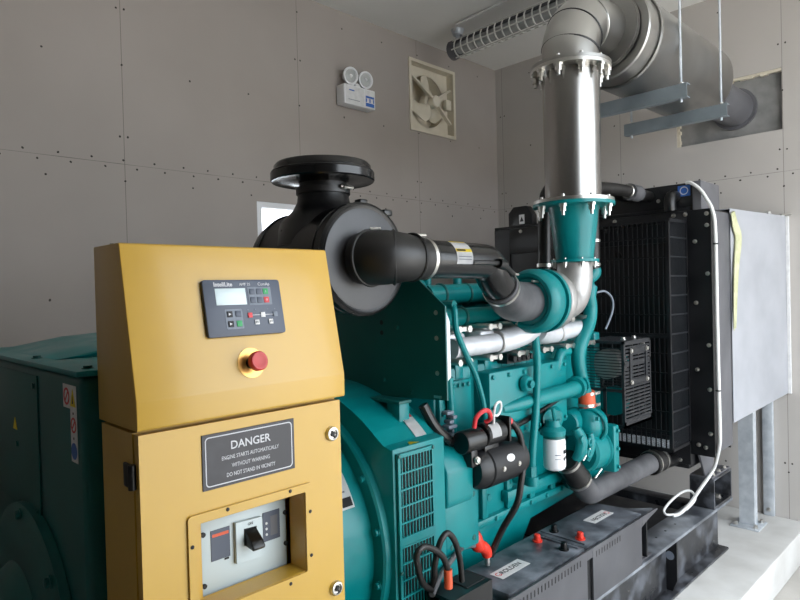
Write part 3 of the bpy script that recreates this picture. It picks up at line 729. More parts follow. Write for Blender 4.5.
# safety sticker strip on the end housing
xs = .4133
st = MB(); st.box(xs - .0006, 1.350, 1.168, xs, 1.389, 1.325); st.box(xs - .0006, 1.389, 1.276, xs, 1.432, 1.325); st.build('safety_sticker', PAPER, t)
def disc(name, m, y, z, ro, ri=0, sy=.8):
    y += .017
    d_ = MB(); d_.lathe((xs - .0008, y, z), (-1, 0, 0), [(0, ri), (0, ro), (.0006, ro), (.0006, ri)] if ri else [(0, 0), (0, ro), (.0006, ro), (.0006, 0)], 24, loop=bool(ri)); d_.build(name, m, t)
disc('prohibition_ring', REDK, 1.392, 1.30, .018, .0135); disc('prohibition_ring', REDK, 1.353, 1.244, .016, .012); disc('mandatory_disc', BLUE, 1.353, 1.191, .017)
MB().beam((xs - .001, 1.420, 1.289), (xs - .001, 1.398, 1.312), .0005, .004).build('ring_bar', REDK, t)
MB().beam((xs - .001, 1.380, 1.235), (xs - .001, 1.360, 1.254), .0005, .004).build('ring_bar', REDK, t)
MB().prism([(1.354, 1.282), (1.386, 1.282), (1.370, 1.318)], 'x', xs - .0014, xs - .0008).build('warning_triangle', YLAB, t)
MB().prism([(1.367, 1.288), (1.373, 1.288), (1.370, 1.306)], 'x', xs - .002, xs - .0014).build('triangle_symbol', INK, t)
disc('punched_hole', INK, 1.353, 1.268, .0025); disc('punched_hole', INK, 1.353, 1.217, .0025)
MB().prism([(1.80, 1.175), (1.835, 1.175), (1.8175, 1.205)], 'x', .4095, .4108).build('hazard_triangle', YLAB, t)
MB().box(1.1, 1.50, .277, 1.45, 2.06, .345).build('mounting_foot', TEAL, t)

# ------------------------------------------------------------------ yellow control cabinet
CX0, CX1, CY0, CY1 = .433, .890, 1.10, 1.27
t = thing('control_cabinet', 'yellow control cabinet with sloped top in front of the alternator', 'cabinet', ((CX0 + CX1) / 2, 1.19, .277))
lo = MB(); zt = 1.272
lo.box(CX0, CY0 + .022, .35, CX0 + .004, CY1, zt - .012, 0).box(CX1 - .004, CY0 + .022, .35, CX1, CY1, zt - .012).box(CX0 + .004, CY1 - .004, .35, CX1 - .004, CY1, zt - .012).box(CX0 + .004, CY0 + .022, zt - .016, CX1 - .004, CY1 - .004, zt - .012).box(CX0 + .004, CY0 + .022, .35, CX1 - .004, CY1 - .004, .354)
lo.build('body', YEL, t)
hd = MB(); hd.prism([(CY1, 1.267), (1.088, 1.267), (1.086, 1.271), (1.086, 1.318), (1.142, 1.597), (1.146, 1.6), (CY1, 1.6)], 'x', CX0 - .005, CX1 + .003, .002); hd.build('hood', YEL, t)
bolts(t, [(CX0 + .02, 1.24, 1.6), (CX0 + .075, 1.255, 1.6), (CX0 + .10, 1.257, 1.6)], (0, 0, 1), .005, .006, BLKM)
# door with recessed window
dx0, dx1, dz0, dz1 = CX0 + .002, CX1 - .002, .36, zt - .014
op = (.535, .90, .787, 1.078)
dw = MB(); dw.frame(rect(dx0, dz0, dx1, dz1), rect(op[0], op[1], op[2], op[3]), 'y', CY0, CY0 + .02)
do = dw.build('door', YEL, t)
bz = MB(); bz.frame(rrect(op[0] - .016, op[1] - .016, op[2] + .016, op[3] + .014, .008), rrect(op[0] + .003, op[1] + .003, op[2] - .003, op[3] - .003, .004), 'y', CY0 - .005, CY0 - .0003)
bz.frame(rect(op[0], op[1], op[2], op[3]), rect(op[0] + .004, op[1] + .004, op[2] - .004, op[3] - .004), 'y', CY0 - .0003, CY0 + .055)
bx = (.572, .905, .784, 1.052)
bz.frame(rect(op[0] + .002, op[1] + .002, op[2] - .002, op[3] - .002), rect(bx[0], bx[1], bx[2], bx[3]), 'y', CY0 + .052, CY0 + .055)
bz.build('window_surround', YEL, do)
bolts(do, [(op[0] - .009, CY0 - .005, 1.035), (op[2] + .008, CY0 - .005, 1.03), (.60, CY0 - .005, 1.086), (.745, CY0 - .005, 1.086), (op[0] - .009, CY0 - .005, .91), (op[2] + .008, CY0 - .005, .935), (.74, CY0 - .005, .892), (.60, CY0 - .005, .892)], (0, -1, 0), .003, .002, INK, 'screw')
for z in (1.186, .839):
    lk = MB(); lk.lathe((.862, CY0, z), (0, -1, 0), [(0, 0), (0, .0165), (.004, .0165), (.008, .0145), (.009, .012), (.009, .011), (.005, .010), (.005, 0)], 28); lo_ = lk.build('lock', ZINC, do)
    kk = MB(); kk.box(-.0015, -.009, 0, .0015, .009, .0035); kk.box(-.006, -.003, 0, .006, .003, .0032); kk.xf = frame_xf((.862, CY0 - .005, z), (1, 0, .5), (-.5, 0, 1)); kk.build('keyhole', INK, lo_)
for z in (1.185, .60):
    hg = MB(); hg.box(CX0 - .006, CY0 + .012, z - .024, CX0 + .0, CY0 + .055, z + .02, .003); hg.cyl((CX0 - .004, CY0 + .018, z - .024), (CX0 - .004, CY0 + .018, z + .02), .007, n=16); hg.build('hinge', BLK, t)
# danger plate
DX0, DX1, DZ0, DZ1 = .552, .761, 1.131, 1.237
dp = MB(); dp.box(DX0, CY0 - .0022, DZ0, DX1, CY0 - .0002, DZ1, .0004, 1); dpo = dp.build('danger_plate', PLATE, do, label='dark danger plate with white lettering')
xf = frame_xf(((DX0 + DX1) / 2, CY0 - .0024, (DZ0 + DZ1) / 2), (1, 0, 0), (0, 0, 1))
bo = MB(xf); bo.frame(rrect(-.0985, -.0475, .0985, .0475, .008, 5), rrect(-.0965, -.0455, .0965, .0455, .0065, 5), 'z', -.0002, .0003); bo.build('plate_border', LETTER, dpo)
text('DANGER', .0225, xf, 0, .0235, LETTER, dpo, bold=.0002)
text('ENGINE STARTS AUTOMATICALLY', .0110, xf, 0, .0015, LETTER, dpo, sx=.76)
text('WITHOUT WARNING', .0110, xf, 0, -.0155, LETTER, dpo, sx=.80)
text('DO NOT STAND IN VICINITY', .0110, xf, 0, -.0325, LETTER, dpo, sx=.76)
# circuit breaker seen through the door window
bk = MB(); bk.box(.576, 1.162, .885, .778, 1.24, 1.049, .003); bo_ = bk.build('circuit_breaker', BREAK, t, label='pale grey circuit breaker with dark toggle')
xf = frame_xf((.576, 1.1618, .90), (1, 0, 0), (0, 0, 1))
MB(xf).box(.021, .065, 0, .063, .127, .0012).build('name_panel', PANEL, bo_)
MB(xf).box(.024, .113, .0012, .060, .119, .0017).build('orange_stripe', ORANGE, bo_)
MB(xf).box(.142, .068, 0, .184, .131, .0012).build('setting_panel', PANEL, bo_)
for k in range(3):
    q = V((.150, .083 + .012 * k, .0012)); MB(xf).cyl(q, q + V((0, 0, .001)), .0028, n=12).build('setting_dial', PAPER, bo_)
MB(xf).box(.160, .078, .0012, .178, .12, .0016).build('setting_print', GRAPH, bo_)
MB(xf).box(.050, .060, 0, .060, .064, .001).build('test_button', INK, bo_)
tr = MB(xf)
esc = [(.073, .046), (.134, .044), (.134, .128), (.073, .131)]; esi = [(.091, .077), (.122, .076), (.122, .112), (.091, .114)]
tr.frame(esc, esi, 'z', 0, .009); tr.build('toggle_surround', BREAK, bo_)
MB(xf).box(.091, .077, .0, .122, .113, .004).build('toggle_slot', INK, bo_)
tg = MB(xf); tg.prism([(.106, .004), (.110, .008), (.092, .034), (.080, .044), (.074, .040), (.078, .006)], 'x', .093, .121, .002); tg.build('toggle', BLK, bo_)
text('ON', .008, xf @ Matrix.Translation((0, 0, .0093)), .1065, .121, INK, bo_)
for x, y in ((.004, .125), (.004, .022), (.198, .118), (.198, .05)):
    q = V((x, y, 0)); MB(xf).cyl(q, q + V((0, 0, .004)), .005, n=12).build('fixing_screw', INK, bo_)
# control panel on the sloped face
up = V((0, .056, .279)).normalized(); xf = frame_xf((.660, 1.1173, 1.4740), (1, 0, 0), up) @ Matrix.Diagonal((.93, .93, .93, 1))
cp = MB(xf); cp.prism(rrect(-.094, -.061, .094, .061, .006), 'z', .0, .010, .0015); cpo = cp.build('control_panel', PANEL, t, label='slate control panel with small display and keys')
X2 = xf @ Matrix.Translation((0, 0, .0102))
MB(X2).box(.010, .004, 0, .068, .044, .0005).build('grey_field', PANELG, cpo)
MB(X2).box(-.068, .006, 0, .004, .042, .0008, .0003).build('screen', LCD, cpo)
MB(X2).prism(rrect(-.051, -.046, -.010, -.003, .003), 'z', 0, .0004).build('key_field', PANELG, cpo)
def key(x, y, m, s=.0065): MB(X2).box(x - s, y - s, .0004, x + s, y + s, .0018, .0008).build('key', m, cpo)
for x, y, m in ((-.0405, -.014, INK), (-.0205, -.014, PANEL), (-.0405, -.035, INK), (-.0205, -.035, GREENK), (.020, .034, PANEL), (.037, .034, PANEL), (.054, .034, GREENK), (.020, .015, PANEL), (.037, .015, PANEL), (.054, .015, REDK)): key(x, y, m)
for x, y, m in ((.008, -.018, REDK), (.040, -.018, PAPER), (.072, -.018, PANELG), (.023, -.034, PAPER), (.058, -.034, PAPER)): key(x, y, m, .0055)
MB(X2).beam((.014, -.018, .0003), (.034, -.018, .0003), .001, .0006).beam((.046, -.018, .0003), (.066, -.018, .0003), .001, .0006).build('mimic_line', LETTER, cpo)
for x in (.004, .022, .054, .072):
    q = V((x, -.006, 0)); MB(X2).cyl(q, q + V((0, 0, .0006)), .0015, n=8).build('indicator', PANELG, cpo)
for x, y in ((-.0405, -.014), (-.0405, -.035)): MB(X2).prism([(x - .003, y - .003), (x + .003, y), (x - .003, y + .003)], 'z', .0018, .0021).build('key_arrow', LETTER, cpo)
text('InteliLite', .0125, X2, -.0475, .0505, LETTER, cpo, bold=.0003)
text('AMF 25', .0085, X2, .005, .0505, LETTER, cpo)
text('ComAp', .0095, X2, .052, .0505, LETTER, cpo)
for x, y, s_ in ((.023, -.034, 'I/O'), (.058, -.034, 'I/O'), (.054, .034, 'I'), (.054, .015, 'O')): text(s_, .006, X2 @ Matrix.Translation((0, 0, .0019)), x, y, INK if s_ == 'I/O' else LETTER, cpo)
# emergency stop
xf = frame_xf((.661, 1.0952, 1.3645), (1, 0, 0), up)
es = MB(xf); es.lathe((0, 0, 0), (0, 0, 1), [(0, 0), (0, .030), (.0012, .030), (.0015, .02), (.0015, 0)], 36); eo = es.build('emergency_stop', BRASS, t, label='red emergency stop knob on a brass disc')
MB(xf).lathe((0, 0, .001), (0, 0, 1), [(0, .0), (0, .0125), (.02, .0125), (.02, 0)], 24).build('neck', BLK, eo)
MB(xf).lathe((0, 0, .019), (0, 0, 1), [(0, 0), (0, .017), (.003, .0195), (.012, .0195), (.015, .017), (.0155, .013), (.015, .012), (.0155, 0)], 32).build('knob', ESTOP, eo)
text('EMERGENCY', .0065, xf, 0, .0235, INK, eo); text('STOP', .0075, xf, 0, -.0235, INK, eo)
MB().box(CX0 + .02, 1.16, .277, CX0 + .08, CY1, .35).build('pedestal', YEL, t)
MB().box(CX1 - .08, 1.16, .277, CX1 - .02, CY1, .35).build('pedestal', YEL, t)

# ------------------------------------------------------------------ engine
t = thing('diesel_engine', 'teal six cylinder diesel engine between the alternator and the radiator', 'engine', (2.1, YC, .277))
EY = 1.48
MB().box(1.62, EY, .62, 2.74, 2.08, 1.215, .012).build('cylinder_block', TEAL, t)
MB().box(1.60, EY - .02, .595, 2.70, 2.10, .625, .006).build('pan_rail', TEAL, t)
MB().prism([(1.66, .40), (2.25, .40), (2.30, .50), (2.68, .50), (2.70, .595), (1.62, .595)], 'y', 1.55, 2.02, .012).build('oil_pan', TEAL, t)
for k in range(3):
    x0 = 1.63 + .372 * k
    MB().box(x0, EY + .03, 1.216, x0 + .36, 2.06, 1.345, .008).build('cylinder_head', TEAL, t)
    MB().box(x0 + .01, EY + .09, 1.346, x0 + .35, 2.02, 1.40, .010).build('rocker_housing', TEAL, t)
    rc = MB().box(x0 + .03, EY + .13, 1.40, x0 + .33, 1.98, 1.475, .022, 3).build('rocker_cover', TEAL, t)
    bolts(rc, [(x0 + q, EY + .15, 1.4755) for q in (.08, .18, .28)], (0, 0, 1), .009, .01, TEAL)
    for j in range(4): MB().box(x0 + .02 + .088 * j, EY - .004, 1.17, x0 + .065 + .088 * j, EY + .05, 1.235, .006).build('push_tube_boss', TEAL, t)
# side covers with bolts
def side_cover(x0, x1, z0, z1, y, nm):
    o = MB().box(x0, y, z0, x1, EY + .004, z1, .006).build(nm, TEAL, t)
    pts = [(x0 + .02 + (x1 - x0 - .04) * k / 5, y, z1 - .018) for k in range(6)] + [(x0 + .02 + (x1 - x0 - .04) * k / 5, y, z0 + .02) for k in range(6)] + [(x0 + .016, y, (z0 + z1) / 2)]
    bolts(o, pts, (0, -1, 0), .0075, .009, TEAL); return o
sc_ = side_cover(1.845, 2.39, .925, 1.188, 1.405, 'side_cover')
MB().cyl((2.06, 1.40, 1.125), (2.06, 1.375, 1.125), .033, .030, 24, .004).build('breather_cap', TEAL, sc_)
MB().cyl((2.06, 1.376, 1.125), (2.06, 1.36, 1.125), .016, n=6).build('cap_nut', TEAL, sc_)
side_cover(1.63, 1.81, .95, 1.17, 1.462, 'end_cover')
MB().tube([(1.93, 1.42, 1.04), (2.15, 1.395, 1.052), (2.40, 1.375, 1.066), (2.49, 1.40, 1.075)], [.02, .03, .032, .032], 16).build('coolant_rail', TEAL, t)
MB().cyl((2.40, 1.376, 1.066), (2.43, 1.382, 1.068), .046, n=24).build('rail_flange', TEAL, t)
MB().cyl((2.46, 1.392, 1.07), (2.48, 1.396, 1.072), .046, n=24).build('rail_flange', TEAL, t)
for x, z in ((1.78, .74), (1.90, .70), (2.05, .73), (1.98, .80), (2.2, .71), (2.35, .72), (2.48, .70), (1.66, .72)):
    MB().cyl((x, EY + .002, z), (x, EY - .02, z), .016, .013, 12).build('block_boss', TEAL, t)
for x in (1.70, 1.86, 2.02, 2.18, 2.34): MB().prism([(x, .625), (x + .035, .625), (x + .035, .80), (x, .76)], 'y', EY - .018, EY + .002, .004).build('block_rib', TEAL, t)
MB().box(1.86, EY - .05, .80, 1.98, EY + .002, .90, .01).build('oil_port', TEAL, t)
MB().box(2.0, EY - .035, .655, 2.5, EY + .002, .70, .006).build('oil_gallery', TEAL, t)
bolts(t, [(x, EY - .02, .61) for x in (1.70, 1.82, 1.94, 2.06, 2.18, 2.30, 2.42, 2.54)], (0, -1, 0), .008, .008, TEAL)
# flywheel housing and starter
fh = MB(); pts = [(YC + .42 * math.cos(math.radians(a_)), ZA + .42 * math.sin(math.radians(a_))) for a_ in range(-10, 191, 10)]
pts += [(1.37, .40), (1.45, .34), (2.11, .34), (2.19, .40)]
fh.prism(pts, 'x', 1.516, 1.622, .006); fo = fh.build('flywheel_housing', TEAL, t)
MB().prism([(1.515, .62), (1.69, .62), (1.69, .80), (1.67, .845), (1.515, .845)], 'y', 1.345, 1.50, .008).build('housing_plate', TEAL, t)
bolts(t, [(x, 1.345, z) for x in (1.545, 1.66) for z in (.65, .80)], (0, -1, 0), .008, .002, TEALD)
ns = MB(); ns.prism([(1.50, .78), (1.345, .78), (1.335, .80), (1.335, .905), (1.365, .955), (1.42, .985), (1.50, .99)], 'x', 1.515, 1.655, .012, 3); ns.build('starter_nose', TEAL, t)
sm = MB(); sm.lathe((1.655, 1.355, .878), (1, 0, 0), [(0, 0), (0, .055), (.02, .068), (.05, .070), (.055, .075), (.235, .075), (.24, .070), (.262, .070), (.275, .058), (.278, 0)], 40)
so = sm.build('starter_motor', BLKM, t)
MB().lathe((1.60, 1.345, .985), (1, 0, 0), [(0, 0), (0, .036), (.006, .04), (.095, .04), (.10, .036), (.10, 0)], 28).build('solenoid_cap', BLK, so)
sl = MB().lathe((1.705, 1.345, .992), (1, 0, 0), [(0, 0), (0, .038), (.004, .042), (.105, .042), (.108, .036), (.12, .034), (.12, 0)], 28); s2 = sl.build('solenoid', BLK, so)
mbl = MB()
vs = []
for i in range(7):
    a_ = math.radians(60 + 75 * i / 6 ); q = (1.345 - .0427 * math.sin(math.radians(30 + 70 * i / 6)), .992 + .0427 * math.cos(math.radians(30 + 70 * i / 6)))
    vs.append([mbl.bm.verts.new((1.722, *q)), mbl.bm.verts.new((1.775, *q))])
for i in range(6): mbl.bm.faces.new((vs[i][0], vs[i][1], vs[i + 1][1], vs[i + 1][0]))
bmesh.ops.solidify(mbl.bm, geom=list(mbl.bm.faces), thickness=.0006); mbl.build('label', PAPER, s2)
MB().box(1.818, 1.30, .955, 1.83, 1.39, 1.045, .004).build('terminal_plate', BLK, so)
MB().box(1.70, 1.32, .935, 1.78, 1.37, .958, .004).build('saddle', BLK, so)
MB().box(1.62, 1.315, .90, 1.655, 1.385, .96, .006).build('nose_bracket', BLK, so)
d_ = V((0, -.93, .37)).normalized(); pc = V((1.80, 1.355, .878)) + d_ * .075
np_ = MB().lathe(pc, d_, [(-.002, 0), (-.002, .013), (.0012, .013), (.0012, 0)], 24)
for v_ in np_.bm.verts: v_.co.x = pc.x + (v_.co.x - pc.x) * 1.75
np_.build('nameplate', PAPER, so)
for xx, ang in ((1.755, -.02), (1.845, -.02)):
    dd = V((0, -.999, ang)).normalized(); bolts(so, [tuple(V((xx, 1.355, .878)) + dd * .075)], tuple(dd), .007, .004)
bolts(so, [(1.64, 1.31, .925)], (0, -1, 0), .010, .012)
# exhaust manifold along the head
mf = MB(); mf.tube([(1.655, 1.425, 1.293), (1.92, 1.425, 1.296)], .036, 20, 0); mf.tube([(1.92, 1.425, 1.296), (1.99, 1.42, 1.302), (2.06, 1.40, 1.32), (2.11, 1.39, 1.34)], [.042, .044, .044, .044], 20); mf.tube([(2.16, 1.40, 1.325), (2.26, 1.425, 1.306), (2.36, 1.425, 1.306)], [.042, .042, .04], 20); mf.tube([(2.36, 1.425, 1.306), (2.62, 1.43, 1.313)], .036, 20, 0)
mo_ = mf.build('exhaust_manifold', SILV, t)
for x in (1.92, 2.345):
    MB().torus((x, 1.425, 1.298 if x < 2 else 1.306), (1, 0, 0), .038, .007, 24, 8).build('slip_joint', CAST, mo_)
for k in range(6):
    x = 1.70 + .178 * k
    MB().box(x - .045, 1.43, 1.262, x + .045, EY + .035, 1.345, .012).build('port_flange', SILV, mo_)
    for dz in (-.058, .058):
        for dx in (-.028, .028):
            q = MB(); q.cyl((x + dx, 1.405, 1.302 + dz), (x + dx, EY + .03, 1.302 + dz), .010, n=12); q.cyl((x + dx, 1.395, 1.302 + dz), (x + dx, 1.405, 1.302 + dz), .013, n=6); q.build('manifold_stud', ZINC, mo_)
        MB().box(x - .034, 1.400, 1.295 + dz, x + .034, 1.407, 1.309 + dz).build('lock_plate', ZINC, mo_)
# turbocharger
TZ = 1.448
tb = MB().lathe((2.02, SY, TZ), (1, 0, 0), [(.004, .060), (.004, .080), (.006, .088), (-.002, .096), (-.002, .108), (.008, .119), (.03, .125), (.06, .125), (.085, .118), (.10, .095), (.105, .06), (.105, .03), (.09, .0), (.04, 0), (.03, .05)], 48); to = tb.build('compressor_housing', TEAL, t)
MB().tube([(2.115, SY + .02, TZ + .085), (2.115, SY + .09, TZ + .06), (2.115, SY + .13, TZ - .02), (2.12, SY + .12, TZ - .12)], [.03, .034, .036, .036], 16).build('compressor_outlet', TEAL, to)
bolts(to, [(2.123, SY + .112 * math.cos(a_), TZ + .112 * math.sin(a_)) for a_ in [2 * PI * (k + .5) / 10 for k in range(10)]], (1, 0, 0), .007, .012, ZINC)
MB().pipe((2.113, SY, TZ), (2.13, SY, TZ), .126, .06, 40).build('clamp_ring', TEAL, to)
tv = MB(); tv.lathe((2.13, SY, TZ), (1, 0, 0), [(0, 0), (0, .07), (.01, .10), (.025, .116), (.05, .120), (.07, .112), (.085, .09), (.095, .072), (.11, .07), (.11, 0)], 48); tv.build('turbine_housing', CAST, to)
MB().tube([(2.235, SY, TZ - .01), (2.315, SY, TZ - .008), (2.355, SY, TZ + .025), (2.376, SY, TZ + .075), (2.38, SY, TZ + .13), (2.38, SY, 1.602)], [.070, .071, .073, .073, .073, .073], 32).build('outlet_elbow', CAST, to)
MB().box(2.16, SY - .02, 1.345, 2.25, SY + .10, 1.40, .01).build('turbine_foot', CAST, to)
MB().tube([(2.10, 1.372, 1.335), (2.11, 1.37, 1.20), (2.10, 1.372, 1.05), (2.08, 1.37, .95), (2.07, 1.375, .86), (2.07, 1.38, .785)], .0155, 14).build('oil_drain_hose', TEAL, to)
MB().cyl((2.07, 1.38, .80), (2.07, 1.38, .75), .021, n=6).cyl((2.07, 1.38, .76), (2.07, 1.38, .725), .026, n=16).cyl((2.07, 1.385, .74), (2.07, EY + .002, .735), .02, n=16).build('drain_fitting', TEAL, to)
# intake pipes at the top of the head
MB().tube([(1.60, 1.52, 1.395), (2.30, 1.52, 1.40)], .033, 18, 0).build('crossover_pipe', TEAL, t)
for x in (1.69, 1.83): MB().torus((x, 1.52, 1.396), (1, 0, 0), .033, .007, 24, 8).build('pipe_sleeve', TEALD, t)
MB().tube([(1.66, 1.55, 1.40), (1.66, 1.56, 1.50), (1.64, 1.60, 1.545), (1.60, 1.70, 1.55)], .022, 14).build('bypass_pipe', TEAL, t)
MB().tube([(1.72, 1.60, 1.48), (2.3, 1.60, 1.49)], .04, 16, 0).build('air_crossover', TEAL, t)
for x in (1.80, 1.95, 2.1): MB().torus((x, 1.60, 1.482), (1, 0, 0), .04, .006, 20, 8).build('sleeve_band', TEALD, t)
for x in (1.75, 1.93): MB().cyl((x, 1.62, 1.52), (x, 1.62, 1.56), .018, n=12).build('top_fitting', TEAL, t)
# thin tubes
MB().tube([(1.635, 1.40, 1.448), (1.632, 1.385, 1.43), (1.64, 1.385, 1.36), (1.69, 1.385, 1.27), (1.735, 1.385, 1.20), (1.775, 1.385, 1.10), (1.79, 1.385, 1.0)], .011, 10).build('fuel_line', TEAL, t)
MB().tube([(1.665, 1.445, 1.19), (1.67, 1.445, 1.10), (1.685, 1.445, .92)], .014, 10).build('oil_line', TEAL, t)
MB().cyl((1.632, 1.385, 1.45), (1.632, 1.44, 1.45), .014, n=8).build('line_fitting', TEAL, t)
bolts(t, [(1.70, 1.445, z) for z in (.86, .90)] , (0, -1, 0), .010, .01, ZINC)
cn = MB()
for k in range(7): cn.box(1.60 + .012 * (k % 3), 1.40 - .006 * (k % 2), .975 + .016 * k, 1.635 + .01 * (k % 2), 1.43, .987 + .016 * k, .003)
cn.build('wiring_connector', PANELG, t)
# vertical oil tube label strip
fl = MB()
for k in range(5): fl.cyl((2.02 + .03 * k, 1.44, 1.225), (2.02 + .03 * k, 1.41, 1.225), .012, n=10)
fl.box(2.0, 1.435, 1.205, 2.16, EY + .03, 1.245); fl.build('injector_fittings', BLKM, t)
# mounting plate for the air cleaner
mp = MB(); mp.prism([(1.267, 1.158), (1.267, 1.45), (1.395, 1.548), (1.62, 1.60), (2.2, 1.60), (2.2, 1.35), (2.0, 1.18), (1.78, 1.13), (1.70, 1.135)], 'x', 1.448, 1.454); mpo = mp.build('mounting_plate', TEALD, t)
MB().prism([(1.456, 1.20), (1.49, 1.225), (1.49, 1.40), (1.475, 1.43), (1.456, 1.43)], 'y', 1.285, 1.289).build('plate_lip', SILV, mpo, label='pale strip behind the plate edge')
bolts(mpo, [(1.448, 1.305, z) for z in (1.43, 1.35, 1.24)], (-1, 0, 0), .006, .004, ZINC)
bolts(mpo, [(1.448, 1.48, 1.38), (1.448, 1.55, 1.2), (1.448, 1.42, 1.17), (1.448, 1.62, 1.42)], (-1, 0, 0), .006, .005, TEALD)
for z in (1.36, 1.395): MB().cyl((1.4472, 1.555, z), (1.4478, 1.555, z), .008, n=12).build('hole', INK, mpo)
MB().box(1.445, 1.29, 1.162, 1.449, 1.32, 1.170).build('clip', ZINC, mpo)
MB().box(1.39, 1.42, 1.136, 1.447, 2.1, 1.147, .003).build('support_shelf', TEALD, t)
MB().box(1.40, 1.43, 1.06, 1.447, 1.49, 1.136, .005).build('shelf_bracket', TEAL, t)
MB().tube([(1.50, 1.42, 1.12), (1.53, 1.40, 1.05), (1.58, 1.39, 1.0), (1.61, 1.39, .98)], .018, 10).build('breather_hose', BLK, t)
# front end: gear cover, water pump, accessory drive
MB().box(2.742, EY - .02, .62, 2.80, 2.10, 1.28, .010).build('gear_cover', TEAL, t)
ad = MB(); ad.lathe((2.46, 1.39, .775), (1, 0, 0), [(0, 0), (0, .078), (.01, .09), (.10, .093), (.105, .10), (.115, .10), (.115, 0)], 40); ado = ad.build('accessory_drive', TEAL, t)
MB().box(2.572, 1.285, .675, 2.625, 1.50, .885, .012).build('drive_flange', TEAL, ado)
bolts(ado, [(2.60, 1.285, z) for z in (.70, .78, .86)], (0, -1, 0), .008, .01, TEAL)
MB().box(2.45, 1.42, .60, 2.75, 1.52, .70, .02, 3).build('drive_bracket', TEAL, ado)
wp = MB(); wp.sphere((2.53, 1.385, .885), .078, 1, .95, 1.05, 28); wp.cyl((2.50, 1.39, .885), (2.62, 1.40, .885), .06, n=24); wpo = wp.build('water_pump', TEAL, t)
MB().torus((2.50, 1.37, .885), (1, .35, 0), .076, .008, 28, 8).build('pump_flange', TEAL, wpo)
MB().cyl((2.525, 1.385, .94), (2.525, 1.385, .985), .034, n=24).build('pump_neck', TEAL, wpo)
MB().cyl((2.40, 1.42, .905), (2.52, 1.44, .90), .055, .06, 24, .006).build('pump_inlet', TEAL, wpo)
MB().cyl((2.20, 1.41, .955), (2.30, 1.43, .95), .05, .055, 24, .006).build('filter_adaptor', TEAL, t)
bolts(wpo, [(2.475, 1.315, .93), (2.47, 1.33, .83), (2.53, 1.31, .86)], (0, -1, 0), .009, .012, TEAL)
jl = MB(); jl.tube([(2.44, 1.33, .87), (2.44, 1.325, .83), (2.43, 1.33, .79), (2.42, 1.34, .76)], [.016, .02, .02, .018], 12); jl.tube([(2.36, 1.35, .90), (2.37, 1.33, .85), (2.36, 1.335, .80), (2.35, 1.35, .77)], [.022, .026, .024, .018], 12); jl.build('drain_castings', TEAL, t)
for x, z in ((2.36, .86), (2.37, .81), (2.42, .84), (2.41, .79)): MB().torus((x, 1.318, z), (0, 1, 0), .014, .006, 14, 8).build('casting_boss', TEAL, t)
sp = MB(); sp.tube([(2.605, 1.40, 1.50), (2.59, 1.40, 1.455), (2.60, 1.40, 1.40), (2.575, 1.395, 1.34), (2.515, 1.39, 1.28), (2.47, 1.39, 1.22), (2.465, 1.39, 1.16), (2.49, 1.39, 1.08), (2.515, 1.388, 1.02)], .0305, 20); spo = sp.build('water_pipe', TEAL, t)
hs = MB().cyl((2.518, 1.387, 1.035), (2.526, 1.386, .965), .037, n=24); hs.build('silicone_hose', ORANGE, t, label='orange silicone hose sleeve')
for z in (1.027, .975): MB().pipe((2.522, 1.387, z - .006), (2.522, 1.387, z + .006), .0385, .034, 24).box(2.54, 1.345, z - .006, 2.57, 1.352, z + .006).build('hose_clamp', ZINC, t)
MB().tube([(2.33, 1.44, 1.10), (2.34, 1.42, 1.17), (2.37, 1.42, 1.215), (2.43, 1.42, 1.22)], .021, 14).build('heater_pipe', TEAL, t)
MB().cyl((2.33, 1.44, 1.09), (2.332, 1.436, 1.14), .024, n=16).build('hose_joint', BLK, t)
th = MB(); th.tube([(2.62, 1.42, 1.49), (2.64, 1.44, 1.53), (2.67, 1.42, 1.56), (2.67, 1.42, 1.58)], [.034, .036, .034, .034], 18); th.box(2.52, 1.43, 1.38, 2.60, 1.56, 1.52, .012); th.build('thermostat_housing', TEAL, t)
# coolant hoses rising beside the cone
h1 = MB(); h1.tube([(2.67, 1.42, 1.57), (2.672, 1.42, 1.75), (2.675, 1.42, 1.87), (2.70, 1.42, 1.94), (2.78, 1.43, 1.965), (3.0, 1.44, 1.98), (3.25, 1.46, 1.985), (3.405, 1.47, 1.985)], .03, 18)
ho = h1.build('coolant_hose', RUB); tag(ho, 'black coolant hose rising right of the teal cone and turning to the radiator tank', 'hose', 'coolant hoses')
for p, a_ in (((2.67, 1.42, 1.60), (0, 0, 1)), ((2.672, 1.42, 1.71), (0, 0, 1)), ((3.10, 1.448, 1.983), (1, 0, .02))):
    MB().torus(p, a_, .031, .005, 20, 6).lathe(p, a_, [(-.006, .029), (-.006, .034), (.006, .034), (.006, .029)], 20, loop=True).build('hose_clamp', ZINC, ho)
MB().cyl((3.12, 1.449, 1.983), (3.24, 1.459, 1.985), .043, n=20).build('foam_sleeve', RUBG, ho)
h2 = MB(); h2.tube([(2.47, 1.565, 1.42), (2.485, 1.565, 1.55), (2.495, 1.565, 1.70), (2.50, 1.565, 1.86), (2.54, 1.565, 1.95), (2.68, 1.565, 1.99), (3.0, 1.57, 2.0), (3.405, 1.58, 1.995)], .03, 18)
ho = h2.build('coolant_hose', RUB); tag(ho, 'black coolant hose rising left of the teal cone behind its flange', 'hose', 'coolant hoses')
for z in (1.60,): MB().lathe((2.488, 1.565, z), (.07, 0, 1), [(-.008, .029), (-.008, .035), (.008, .035), (.008, .029)], 20, loop=True).build('hose_clamp', ZINC, ho)
